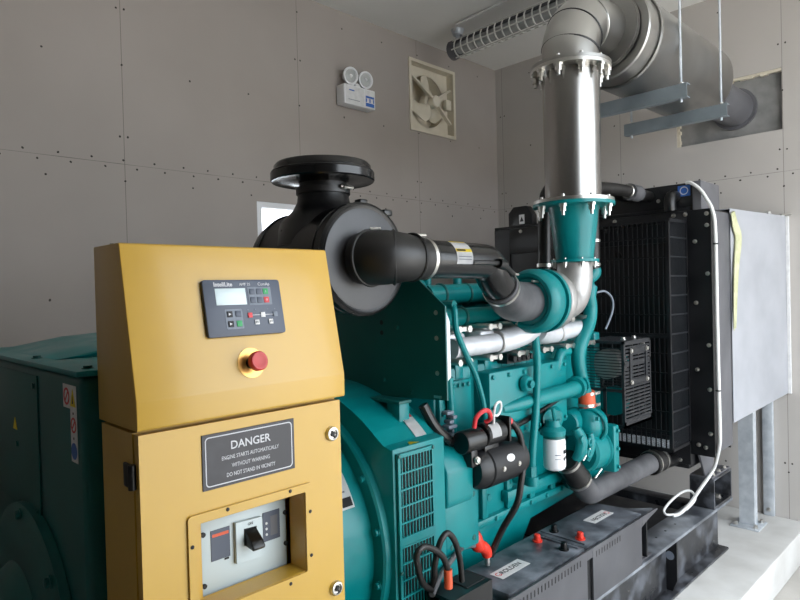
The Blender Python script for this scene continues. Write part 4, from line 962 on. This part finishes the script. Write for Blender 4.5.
# oil filter
ft = MB(); ft.lathe((2.205, 1.36, .763), (0, 0, 1), [(0, 0), (0, .034), (.006, .042), (.014, .045), (.118, .045), (.122, .043), (.128, .043), (.128, 0)], 36); fo = ft.build('oil_filter', WHITE, t, label='white spin-on filter')
MB().lathe((2.205, 1.36, .891), (0, 0, 1), [(0, .0), (0, .044), (.012, .044), (.012, 0)], 32).build('filter_seal', TEALD, fo)
fhd = MB(); fhd.lathe((2.205, 1.365, .903), (0, 0, 1), [(0, 0), (0, .05), (.02, .052), (.035, .035), (.06, .03), (.06, 0)], 28); fhd.cyl((2.205, 1.365, .965), (2.26, 1.43, .965), .04, n=20); fhd.tube([(2.18, 1.34, .97), (2.165, 1.335, 1.0), (2.16, 1.335, 1.02)], .008, 8); fhd.build('filter_head', TEAL, t)
def wrapped(name, m, x_, y_, r, a0, a1, z0, z1, par):
    mb = MB(); vs = []
    for i in range(7):
        a_ = math.radians(a0 + (a1 - a0) * i / 6); vs.append([mb.bm.verts.new((x_ + r * math.cos(a_), y_ + r * math.sin(a_), z)) for z in (z0, z1)])
    for i in range(6): mb.bm.faces.new((vs[i][0], vs[i + 1][0], vs[i + 1][1], vs[i][1]))
    bmesh.ops.solidify(mb.bm, geom=list(mb.bm.faces), thickness=.0005); return mb.build(name, m, par)
wrapped('printed_mark', INK, 2.205, 1.36, .0455, 262, 290, .832, .847, fo)
wrapped('printed_mark', INK, 2.205, 1.36, .0455, 262, 276, .805, .818, fo)
wrapped('printed_mark', INK, 2.205, 1.36, .0455, 280, 292, .810, .822, fo)
wrapped('printed_line', PANELG, 2.205, 1.36, .0455, 215, 250, .828, .831, fo)
wrapped('printed_line', PANELG, 2.205, 1.36, .0455, 215, 250, .812, .814, fo)
wrapped('printed_line', PANELG, 2.205, 1.36, .0455, 240, 290, .865, .867, fo)
# thin wire loop near the thermostat and harness along the block
MB().tube([(2.66, 1.40, 1.47), (2.72, 1.39, 1.475), (2.77, 1.38, 1.44), (2.77, 1.38, 1.38), (2.70, 1.38, 1.30)], .005, 8).build('sensor_wire', PANELG, t)
MB().tube([(1.84, 1.36, 1.02), (1.95, 1.385, .975), (2.1, 1.40, .985), (2.3, 1.41, 1.02), (2.45, 1.42, 1.06)], .011, 10).build('wiring_loom', BLK, t)
# cage over the charging alternator
BX0, BX1, BY0, BY1, BZ0, BZ1 = 2.70, 2.985, 1.295, 1.50, .848, 1.245
bg = thing('belt_guard', 'small black louvred cage guarding the charging alternator in front of fan guard', 'guard', (2.84, 1.4, BZ0))
w = .012; fr = MB()
for x in (BX0, BX1 - w):
    for y in (BY0, BY1 - w): fr.box(x, y, BZ0, x + w, y + w, BZ1)
    for z in (BZ0, BZ1 - w): fr.box(x, BY0, z, x + w, BY1, z + w)
for y in (BY0, BY1 - w):
    for z in (BZ0, BZ1 - w): fr.box(BX0, y, z, BX1, y + w, z + w)
fr.box(BX0, BY0, BZ0, BX1, BY0 + .003, BZ0 + .03).box(BX0, BY0, 1.135, BX1, BY0 + .003, 1.15)
fr.build('frame', CAGE, bg)
lv = MB(); n = 22
for k in range(n):
    z = BZ0 + .035 + (BZ1 - BZ0 - .05) * k / (n - 1)
    lv.box(BX0 + w, BY0 + .001, z - .0045, BX1 - w, BY0 + .006, z + .0045)
for x in (BX0 + .09, BX0 + .15, BX0 + .21): lv.box(x, BY0 + .002, BZ0 + .03, x + .008, BY0 + .005, BZ1 - .012)
lv.build('side_louvres', CAGE, bg)
mh = MB(); 
for k in range(15): z = 1.02 + .0135 * k; mh.box(BX0 + .001, BY0 + w, z, BX0 + .004, BY1 - w, z + .004)
mh.box(BX0 + .001, BY0 + .09, BZ0 + .01, BX0 + .006, BY0 + .105, 1.03); mh.box(BX0 + .001, BY0 + w, 1.01, BX0 + .006, BY1 - w, 1.022)
mh.build('rear_louvres', CAGE, bg)
tp = MB()
for k in range(9): y = BY0 + .016 + .02 * k; tp.box(BX0 + w, y, BZ1 - .004, BX1 - w, y + .012, BZ1 - .001)
tp.build('top_louvres', CAGE, bg)
fr = MB(); fr.frame(rect(BX0 + .055, 1.04, BX0 + .24, 1.21), rect(BX0 + .075, 1.065, BX0 + .22, 1.185), 'y', BY0 - .004, BY0 - .0005); fr.build('access_cover', CAGE, bg)
bolts(bg, [(BX0 + .065, BY0 - .004, 1.052), (BX0 + .23, BY0 - .004, 1.052), (BX0 + .065, BY0 - .004, 1.198), (BX0 + .23, BY0 - .004, 1.198)], (0, -1, 0), .009, .009)
bolts(bg, [(BX0 + .10, BY0 + .05, BZ1), (BX0 + .21, BY0 + .05, BZ1), (BX1, BY0 + .04, 1.21), (BX1, BY0 + .04, .90)], (0, 0, 1), .009, .012)
al = thing('charging_alternator', 'small finned charging alternator with teal pulley inside the black cage', 'alternator', (2.83, 1.41, 1.0))
bd = MB(); bd.lathe((2.74, 1.41, 1.13), (1, 0, 0), [(0, 0), (0, .045), (.01, .07), (.09, .07), (.10, .05), (.10, 0)], 28); bd.build('body', CAST, al)
pu = MB(); pu.lathe((2.85, 1.41, 1.13), (1, 0, 0), [(0, 0), (0, .05), (.01, .04), (.02, .05), (.03, .04), (.04, .05), (.04, 0)], 28); pu.lathe((2.85, 1.43, .94), (1, 0, 0), [(0, 0), (0, .07), (.01, .06), (.02, .07), (.03, .06), (.04, .07), (.04, 0)], 28); pu.build('pulley', TEAL, al)
for k, (x, s) in enumerate(((2.858, 1), (2.872, 1))):
    MB().tube([(x, 1.362, 1.13), (x, 1.364, .94), (x, 1.43, .872), (x, 1.495, .94), (x, 1.458, 1.13), (x, 1.41, 1.18)], .005, 6, 3, closed=True).build('drive_belt', RUB, al)

# ------------------------------------------------------------------ air cleaner and intake
ACX, ACZ = 1.205, 1.596
t = thing('air_cleaner', 'large black air cleaner drum with a round rain cap on top', 'air cleaner', (ACX, 1.54, 1.43))
MB().lathe((ACX, 1.36, ACZ), (0, 1, 0), [(0, .0), (0, .12), (-.002, .150), (-.006, .158), (.0, .166), (.018, .166), (.02, .160), (.33, .158), (.375, .150), (.39, .13), (.39, 0)], 64).build('drum', BLK, t)
MB().lathe((ACX, 1.358, ACZ), (0, -1, 0), [(0, 0), (0, .148), (.001, .148), (.003, .14), (.006, .075), (.02, .074), (.02, 0)], 56).build('end_dish', GREYFACE, t)
for y in (1.40, 1.69): MB().torus((ACX, y, ACZ), (0, 1, 0), .1595, .004, 56, 8).build('rib', BLK, t)
MB().box(ACX + .10, 1.375, ACZ + .135, ACX + .135, 1.42, ACZ + .155, .005).build('latch', BLK, t)
MB().box(ACX + .0, 1.37, ACZ + .155, ACX + .03, 1.40, ACZ + .178, .005).build('latch', BLK, t)
cl = MB(); cl.lathe((ACX, 1.545, ACZ + .05), (0, 0, 1), [(0, 0), (0, .155), (.07, .135), (.11, .095), (.135, .082), (.165, .078), (.165, .074), (.20, .074), (.20, 0)], 48); cl.build('inlet_collar', BLK, t)
MB().lathe((ACX, 1.545, 1.812), (0, 0, 1), [(-.006, .078), (-.006, .084), (.014, .084), (.014, .078)], 40, loop=True).build('collar_clamp', RUB, t)
cb = MB(); cb.cyl((ACX - .005, 1.455, 1.822), (ACX + .05, 1.462, 1.822), .005, n=8); cb.cyl((ACX + .005, 1.456, 1.822), (ACX + .018, 1.458, 1.822), .009, n=6); cb.build('clamp_bolt', ZINC, t)
cp_ = MB(); cp_.lathe((ACX, 1.545, 1.84), (0, 0, 1), [(0, 0), (0, .075), (.004, .10), (.008, .145), (.004, .158), (.008, .161), (.030, .161), (.033, .157), (.036, .152), (.052, .150), (.060, .143), (.068, .10), (.071, 0)], 64); cp_.build('rain_cap', BLKG, t)
MB().torus((ACX, 1.545, 1.874), (0, 0, 1), .1565, .0022, 64, 6).build('cap_band', RUB, t)
MB().box(ACX + .13, 1.56, 1.54, 1.447, 1.66, 1.57, .004).build('saddle', TEALD, t)
e = thing('intake_elbow', 'black ribbed rubber elbow between the air cleaner and the intake pipe', 'hose', (1.25, 1.25, 1.52))
pts = [(ACX - .018, 1.337, ACZ), (ACX - .016, 1.305, ACZ), (ACX + .006, 1.270, ACZ), (ACX + .05, 1.253, ACZ - .001), (ACX + .10, 1.25, ACZ - .002), (ACX + .145, 1.25, ACZ - .003)]
MB().tube(pts, [.076, .078, .077, .070, .063, .060], 36).build('bend', RUB, e)
for p, d_, r in (((ACX - .017, 1.312, ACZ), (.1, -1, 0), .079), ((ACX + .024, 1.262, ACZ), (.75, -.65, 0), .076), ((ACX + .085, 1.251, ACZ), (1, -.08, 0), .068)): MB().torus(p, d_, r - .001, .005, 36, 8).build('rib', RUB, e)
MB().lathe((ACX + .13, 1.25, ACZ - .003), (1, 0, 0), [(-.006, .059), (-.006, .0625), (.006, .0625), (.006, .059)], 36, loop=True).build('hose_clamp', ZINC, e)
MB().cyl((ACX - .02, 1.31, ACZ + .083), (ACX + .01, 1.30, ACZ + .084), .0042, n=8).build('clamp_screw', ZINC, e)
MB().cyl((ACX + .11, 1.25, ACZ + .066), (ACX + .145, 1.25, ACZ + .067), .0042, n=8).build('clamp_screw', ZINC, e)
ip = thing('intake_pipe', 'glossy black intake pipe with yellow and white label feeding the turbocharger', 'pipe', (1.5, 1.2, 1.53))
PZ = ACZ - .003
pm = MB(); pm.tube([(ACX + .11, 1.25, PZ), (1.595, 1.25, PZ - .003), (1.64, 1.252, PZ - .010), (1.67, 1.257, PZ - .028), (1.71, 1.268, PZ - .062), (1.775, 1.285, PZ - .098)], [.057, .057, .058, .060, .059, .057], 36, 4); pm.build('tube', BLKG, ip)
def on_pipe(name, m, x0, x1, a0, a1, r):
    mb = MB(); vs = []
    for i in range(9):
        a_ = math.radians(a0 + (a1 - a0) * i / 8); vs.append([mb.bm.verts.new((x, 1.25 + r * math.cos(a_), PZ - .001 + r * math.sin(a_))) for x in (x0, x1)])
    for i in range(8): mb.bm.faces.new((vs[i][0], vs[i][1], vs[i + 1][1], vs[i + 1][0]))
    bmesh.ops.solidify(mb.bm, geom=list(mb.bm.faces), thickness=.0006); return mb.build(name, m, ip)
on_pipe('label', PAPER, 1.425, 1.50, 110, 195, .0578)
on_pipe('label_stripe', YLAB, 1.426, 1.499, 110, 117, .0585); on_pipe('label_stripe', YLAB, 1.426, 1.499, 148, 158, .0585)
on_pipe('label_print', PANELG, 1.432, 1.492, 172, 174, .0585); on_pipe('label_print', PANELG, 1.432, 1.492, 180, 182, .0585); on_pipe('label_word', INK, 1.43, 1.47, 150, 156, .0589)
th_ = MB(); th_.tube([(1.50, 1.195, PZ - .012), (1.56, 1.189, PZ - .011), (1.63, 1.188, PZ - .012)], .008, 10); th_.cyl((1.62, 1.188, PZ - .012), (1.66, 1.192, PZ - .018), .016, n=16); th_.cyl((1.66, 1.192, PZ - .018), (1.73, 1.21, PZ - .045), .010, n=12); th_.build('breather_tube', BLK, ip)
ch = thing('compressor_hose', 'grey rubber hose joining the intake pipe to the turbocharger inlet', 'hose', (1.9, 1.3, 1.40))
MB().tube([(1.745, 1.277, 1.510), (1.80, 1.295, 1.480), (1.85, 1.312, 1.462), (1.91, 1.332, 1.452), (1.97, 1.345, 1.449), (2.03, 1.35, 1.448)], [.062, .064, .069, .074, .075, .074], 32).build('tube', RUBG, ch)
dv = V((.055, .018, -.030)).normalized()
MB().lathe((1.765, 1.284, 1.499), dv, [(-.007, .061), (-.007, .0655), (.007, .0655), (.007, .061)], 36, loop=True).build('hose_clamp', ZINC, ch)
MB().cyl((1.80, 1.27, 1.555), (1.855, 1.275, 1.548), .0042, n=8).build('clamp_screw', ZINC, ch)
MB().cyl((1.98, 1.30, 1.525), (2.02, 1.30, 1.522), .0042, n=8).build('clamp_screw', ZINC, ch)

# ------------------------------------------------------------------ lower radiator hose
t = thing('radiator_hose', 'thick grey black coolant hose bending from the water pump to the radiator foot', 'hose', (2.8, 1.37, .53))
MB().tube([(2.335, 1.385, .768), (2.38, 1.382, .715), (2.43, 1.378, .660)], .052, 28, 4).build('upper_sleeve', RUB, t)
MB().tube([(2.415, 1.38, .676), (2.455, 1.376, .632), (2.488, 1.373, .602), (2.512, 1.371, .594), (2.57, 1.369, .592), (2.75, 1.365, .594), (3.15, 1.352, .602)], [.049, .049, .051, .053, .050, .050, .050], 28, 4).build('long_pipe', RUBG, t)
MB().tube([(3.08, 1.355, .597), (3.16, 1.352, .600), (3.20, 1.352, .601)], .058, 28, 0).build('end_sleeve', RUB, t)
MB().tube([(3.19, 1.352, .601), (3.24, 1.352, .58), (3.31, 1.352, .56), (3.392, 1.352, .555)], [.04, .032, .03, .03], 20).build('radiator_neck', BLK, t)
for p, d_, r in (((2.345, 1.384, .756), (.045, 0, -.055), .054), ((2.425, 1.379, .666), (.045, 0, -.05), .054), ((3.10, 1.354, .598), (1, 0, .04), .060), ((3.175, 1.352, .600), (1, 0, .04), .060)):
    MB().lathe(p, d_, [(-.007, r - .003), (-.007, r + .002), (.007, r + .002), (.007, r - .003)], 32, loop=True).build('hose_clamp', ZINC, t)
MB().cyl((2.37, 1.325, .768), (2.42, 1.32, .81), .0042, n=8).build('clamp_screw', ZINC, t)
MB().cyl((2.46, 1.32, .675), (2.51, 1.315, .705), .0042, n=8).build('clamp_screw', ZINC, t)

# ------------------------------------------------------------------ batteries in their tray
BZ = .2885
def battery():
    t = thing('battery', 'black battery', 'battery', (0, 0, 0), 'batteries in the tray')
    L, W, Hh = .495, .225, .195
    MB().box(-L / 2, -W / 2, 0, L / 2, W / 2, Hh - .02, .008).build('case', BATT, t)
    MB().box(-L / 2 - .003, -W / 2 - .003, Hh - .03, L / 2 + .003, W / 2 + .003, Hh, .006).build('lid', BATT, t)
    lb = MB(); lb.box(-.175, -.035, Hh, -.005, .022, Hh + .001); lo = lb.build('label', PAPER, t)
    X = frame_xf((-.09, -.004, Hh + .0011), (1, 0, 0), (0, 1, 0))
    text('G', .036, X, -.068, 0, REDK, lo, d=.0002); text('ROLDEN', .030, X, .004, 0, INK, lo, d=.0002, bold=.0004)
    for y, m, nm in ((.058, RED, 'positive_cap'), (-.062, BLK, 'negative_cap')):
        MB().lathe((.185, y, Hh), (0, 0, 1), [(0, 0), (0, .020), (.006, .02), (.006, .014), (.026, .0125), (.029, .010), (.029, 0)], 18).build(nm, m, t, label=nm.replace('_', ' ').replace('positive', 'red positive').replace('negative', 'black negative'))
    MB().box(.222, -.10, Hh, .228, .10, Hh + .006).build('lid_ridge', BATT, t)
    return t
b1 = battery(); b1.location = (1.935, 1.337, BZ); b1['label'] = 'black battery nearer the alternator with its white label reading upright'
b2 = copy_tree(b1); b2.location = (2.437, 1.337, BZ); b2.rotation_euler = (0, 0, PI); b2['label'] = 'black battery nearer the radiator with its white label upside down'
t = thing('battery_tray', 'dark grey folded steel tray holding two batteries on the base frame', 'tray', (1.8, 1.33, .277))
MB().box(1.525, 1.21, .278, 2.76, 1.48, .288, .001).build('tray_floor', TRAY, t)
def vented(x0, x1, v0, v1):
    mb = MB(); mb.prism([(x0, .278), (x1, .278), (x1, .486), (x0, .486)], 'y', 1.196, 1.206, .001); o = mb.build('front_plate', TRAY, t)
    k = v0
    while k < v1: MB().box(k, 1.1952, .445, k + .006, 1.1965, .468).build('vent_slit', BLKM, o); k += .022
    return o
vented(.95, 2.155, 1.66, 2.10); vented(2.20, 2.63, 2.225, 2.44)
MB().box(2.155, 1.208, .288, 2.20, 1.212, .44).build('gap_shade', INK, t)  # black strip painted for the shade in the slot between plates
MB().box(2.155, 1.197, .45, 2.20, 1.206, .486).build('top_bridge', TRAY, t)
MB().prism([(2.63, .44), (2.63, .486), (2.80, .484), (2.80, .478), (2.68, .455)], 'y', 1.197, 1.206, .001).build('end_strut', TRAY, t)
MB().box(2.70, 1.207, .288, 2.71, 1.475, .470).build('end_plate', BLKM, t)
MB().prism([(2.62, 1.207), (2.80, 1.207), (2.80, 1.225), (2.72, 1.30), (2.69, 1.46), (2.62, 1.46)], 'z', .474, .478).build('end_cover', DUST_LIT, t)
MB().box(1.63, 1.472, .288, 2.71, 1.479, .40).build('back_plate', TRAY, t)
tag(MB().cyl((1.93, 1.02, .155), (1.93, 1.255, .155), .03, n=24).build('lifting_tube', TRAY), 'grey steel tube end sticking out through the base frame side', 'tube')

t = thing('box_bar', 'hollow black box section bar at the end of the left battery', 'bracket', (1.49, 1.28, .50))
bb = MB(); bb.frame(rect(1.208, .50, 1.312, .577), rect(1.219, .511, 1.301, .566), 'x', 1.385, 1.575); bb.build('section', BLK, t)
MB().box(1.475, 1.228, .5772, 1.56, 1.295, .580).build('slot', INK, t)
MB().box(1.41, 1.21, .277, 1.52, 1.31, .499, .004).build('support_box', BLKM, t)

def cable(lab, pts, r=.012, m=RUB, g=None):
    o = MB().tube(pts, r, 12, 6).build('battery_cable', m); return tag(o, lab, 'cable', g)
G_ = 'black battery cables'
c1 = cable('black looped cable with orange red sleeve left of the box section bar', [(1.385, 1.225, .61), (1.384, 1.225, .665), (1.352, 1.22, .722), (1.295, 1.22, .764), (1.262, 1.22, .768), (1.252, 1.225, .748), (1.267, 1.235, .71), (1.292, 1.25, .665), (1.32, 1.26, .63), (1.36, 1.27, .60)], .0095, RUB, G_)
MB().cyl((1.385, 1.225, .612), (1.3845, 1.225, .668), .0128, n=16).build('red_sleeve', ORANGE, c1)
cable('black arched cable standing highest behind the box section bar', [(1.465, 1.24, .60), (1.452, 1.235, .67), (1.428, 1.232, .735), (1.394, 1.23, .772), (1.365, 1.23, .762), (1.352, 1.235, .73), (1.342, 1.24, .685), (1.352, 1.25, .65), (1.36, 1.27, .61)], .0095, RUB, G_)
c3 = cable('grey cable running low from the vent to the red battery terminal', [(1.36, 1.27, .585), (1.45, 1.31, .605), (1.54, 1.33, .63), (1.62, 1.36, .625), (1.70, 1.38, .60)], .009, RUBG, G_)
c4 = cable('black cable dropping from the starter solenoid to the batteries', [(1.83, 1.335, 1.03), (1.86, 1.32, 1.015), (1.89, 1.31, .97), (1.898, 1.305, .92), (1.895, 1.30, .86), (1.88, 1.30, .80), (1.865, 1.31, .72), (1.84, 1.36, .62), (1.82, 1.40, .52)], .012, RUB, G_)
MB().cyl((1.826, 1.335, 1.032), (1.856, 1.322, 1.018), .0135, n=14).build('red_boot', REDK, c4)
tag(MB().tube([(1.655, 1.33, 1.03), (1.655, 1.32, 1.065), (1.68, 1.31, 1.085), (1.71, 1.31, 1.08), (1.735, 1.32, 1.05), (1.73, 1.34, 1.035)], .008, 10).build('starter_wire', REDK), 'red wire looping over the starter solenoid', 'wire')
tag(MB().tube([(1.745, 1.315, 1.03), (1.735, 1.305, 1.07), (1.74, 1.30, 1.10), (1.765, 1.30, 1.105), (1.775, 1.305, 1.08), (1.755, 1.305, 1.06), (1.73, 1.31, 1.065)], .0045, 8).build('tie_wire', PAPER), 'white wire loop beside the red wire on the starter', 'wire')
t = thing('terminal_boot', 'red rubber terminal boot on the battery nearer the alternator', 'terminal boot', (1.798, 1.40, .4925))
bt = MB(); bt.tube([(1.728, 1.40, .632), (1.732, 1.40, .612), (1.742, 1.40, .588), (1.756, 1.40, .572)], [.020, .026, .027, .022], 18); bt.tube([(1.745, 1.40, .584), (1.775, 1.40, .566), (1.793, 1.40, .548), (1.800, 1.40, .526)], [.020, .022, .021, .018], 16); bt.build('boot', RED, t)
MB().cyl((1.800, 1.40, .4925), (1.800, 1.40, .527), .011, n=14).build('terminal_clamp', ZINC, t)
MB().tube([(1.729, 1.40, .63), (1.728, 1.405, .67), (1.725, 1.42, .73)], [.016, .015, .014], 14).build('cable_end', RUB, t)

# ------------------------------------------------------------------ light, sky, camera
w = bpy.data.worlds.new('World'); sc.world = w; w.use_nodes = True
bg_ = w.node_tree.nodes['Background']; bg_.inputs['Color'].default_value = (0.86, 0.93, 1.0, 1); bg_.inputs['Strength'].default_value = 5.0
def area(name, loc, rot, sx, sy, power, col=(1, 1, 1), portal=False):
    l = bpy.data.lights.new(name, 'AREA'); l.shape = 'RECTANGLE'; l.size = sx; l.size_y = sy; l.energy = power; l.color = col
    if portal: l.cycles.is_portal = True
    o = bpy.data.objects.new(name, l); COL.objects.link(o); o.location = loc; o.rotation_euler = rot; return o
area('door_portal', ((DOORF[0] + DOORF[2]) / 2, YF - T - .03, (ZF + DOORF[3]) / 2), (PI / 2, 0, 0), DOORF[2] - DOORF[0], DOORF[3] - ZF, 1, portal=True)

sl_ = bpy.data.lights.new('sun', 'SUN'); sl_.energy = 13.0; sl_.angle = math.radians(1.0); sl_.color = (1.0, .97, .92)
so_ = bpy.data.objects.new('sun', sl_); COL.objects.link(so_); so_.location = (6, -4, 8)
so_.rotation_euler = V((-1.0, -0.12, -1.15)).to_track_quat('-Z', 'Y').to_euler()

EYE = V((0, 0, 1.5)); f, yaw, pit, rol = 622.77, 0.790495, 0.014129, 0.025743
fw = V((math.cos(yaw) * math.cos(pit), math.sin(yaw) * math.cos(pit), -math.sin(pit)))
rt = V((math.sin(yaw), -math.cos(yaw), 0)); dn = fw.cross(rt)
c_, s_ = math.cos(rol), math.sin(rol)
r2 = rt * c_ + dn * s_; d2 = dn * c_ - rt * s_
cam = bpy.data.cameras.new('camera'); cam.sensor_width = 36; cam.lens = f / 800 * 36; cam.clip_start = 0.02
co = bpy.data.objects.new('camera', cam); COL.objects.link(co)
Mx = Matrix((r2, -d2, -fw)).transposed().to_4x4(); Mx.translation = EYE; co.matrix_world = Mx
sc.camera = co
sc.view_settings.view_transform = 'Standard'; sc.view_settings.look = 'None'; sc.view_settings.gamma = 1; sc.view_settings.use_curve_mapping = False
sc.view_settings.exposure = 0.25
sc.cycles.use_denoising = True
sc.cycles.max_bounces = 10; sc.cycles.diffuse_bounces = 6; sc.cycles.glossy_bounces = 5
sc.cycles.sample_clamp_indirect = 8
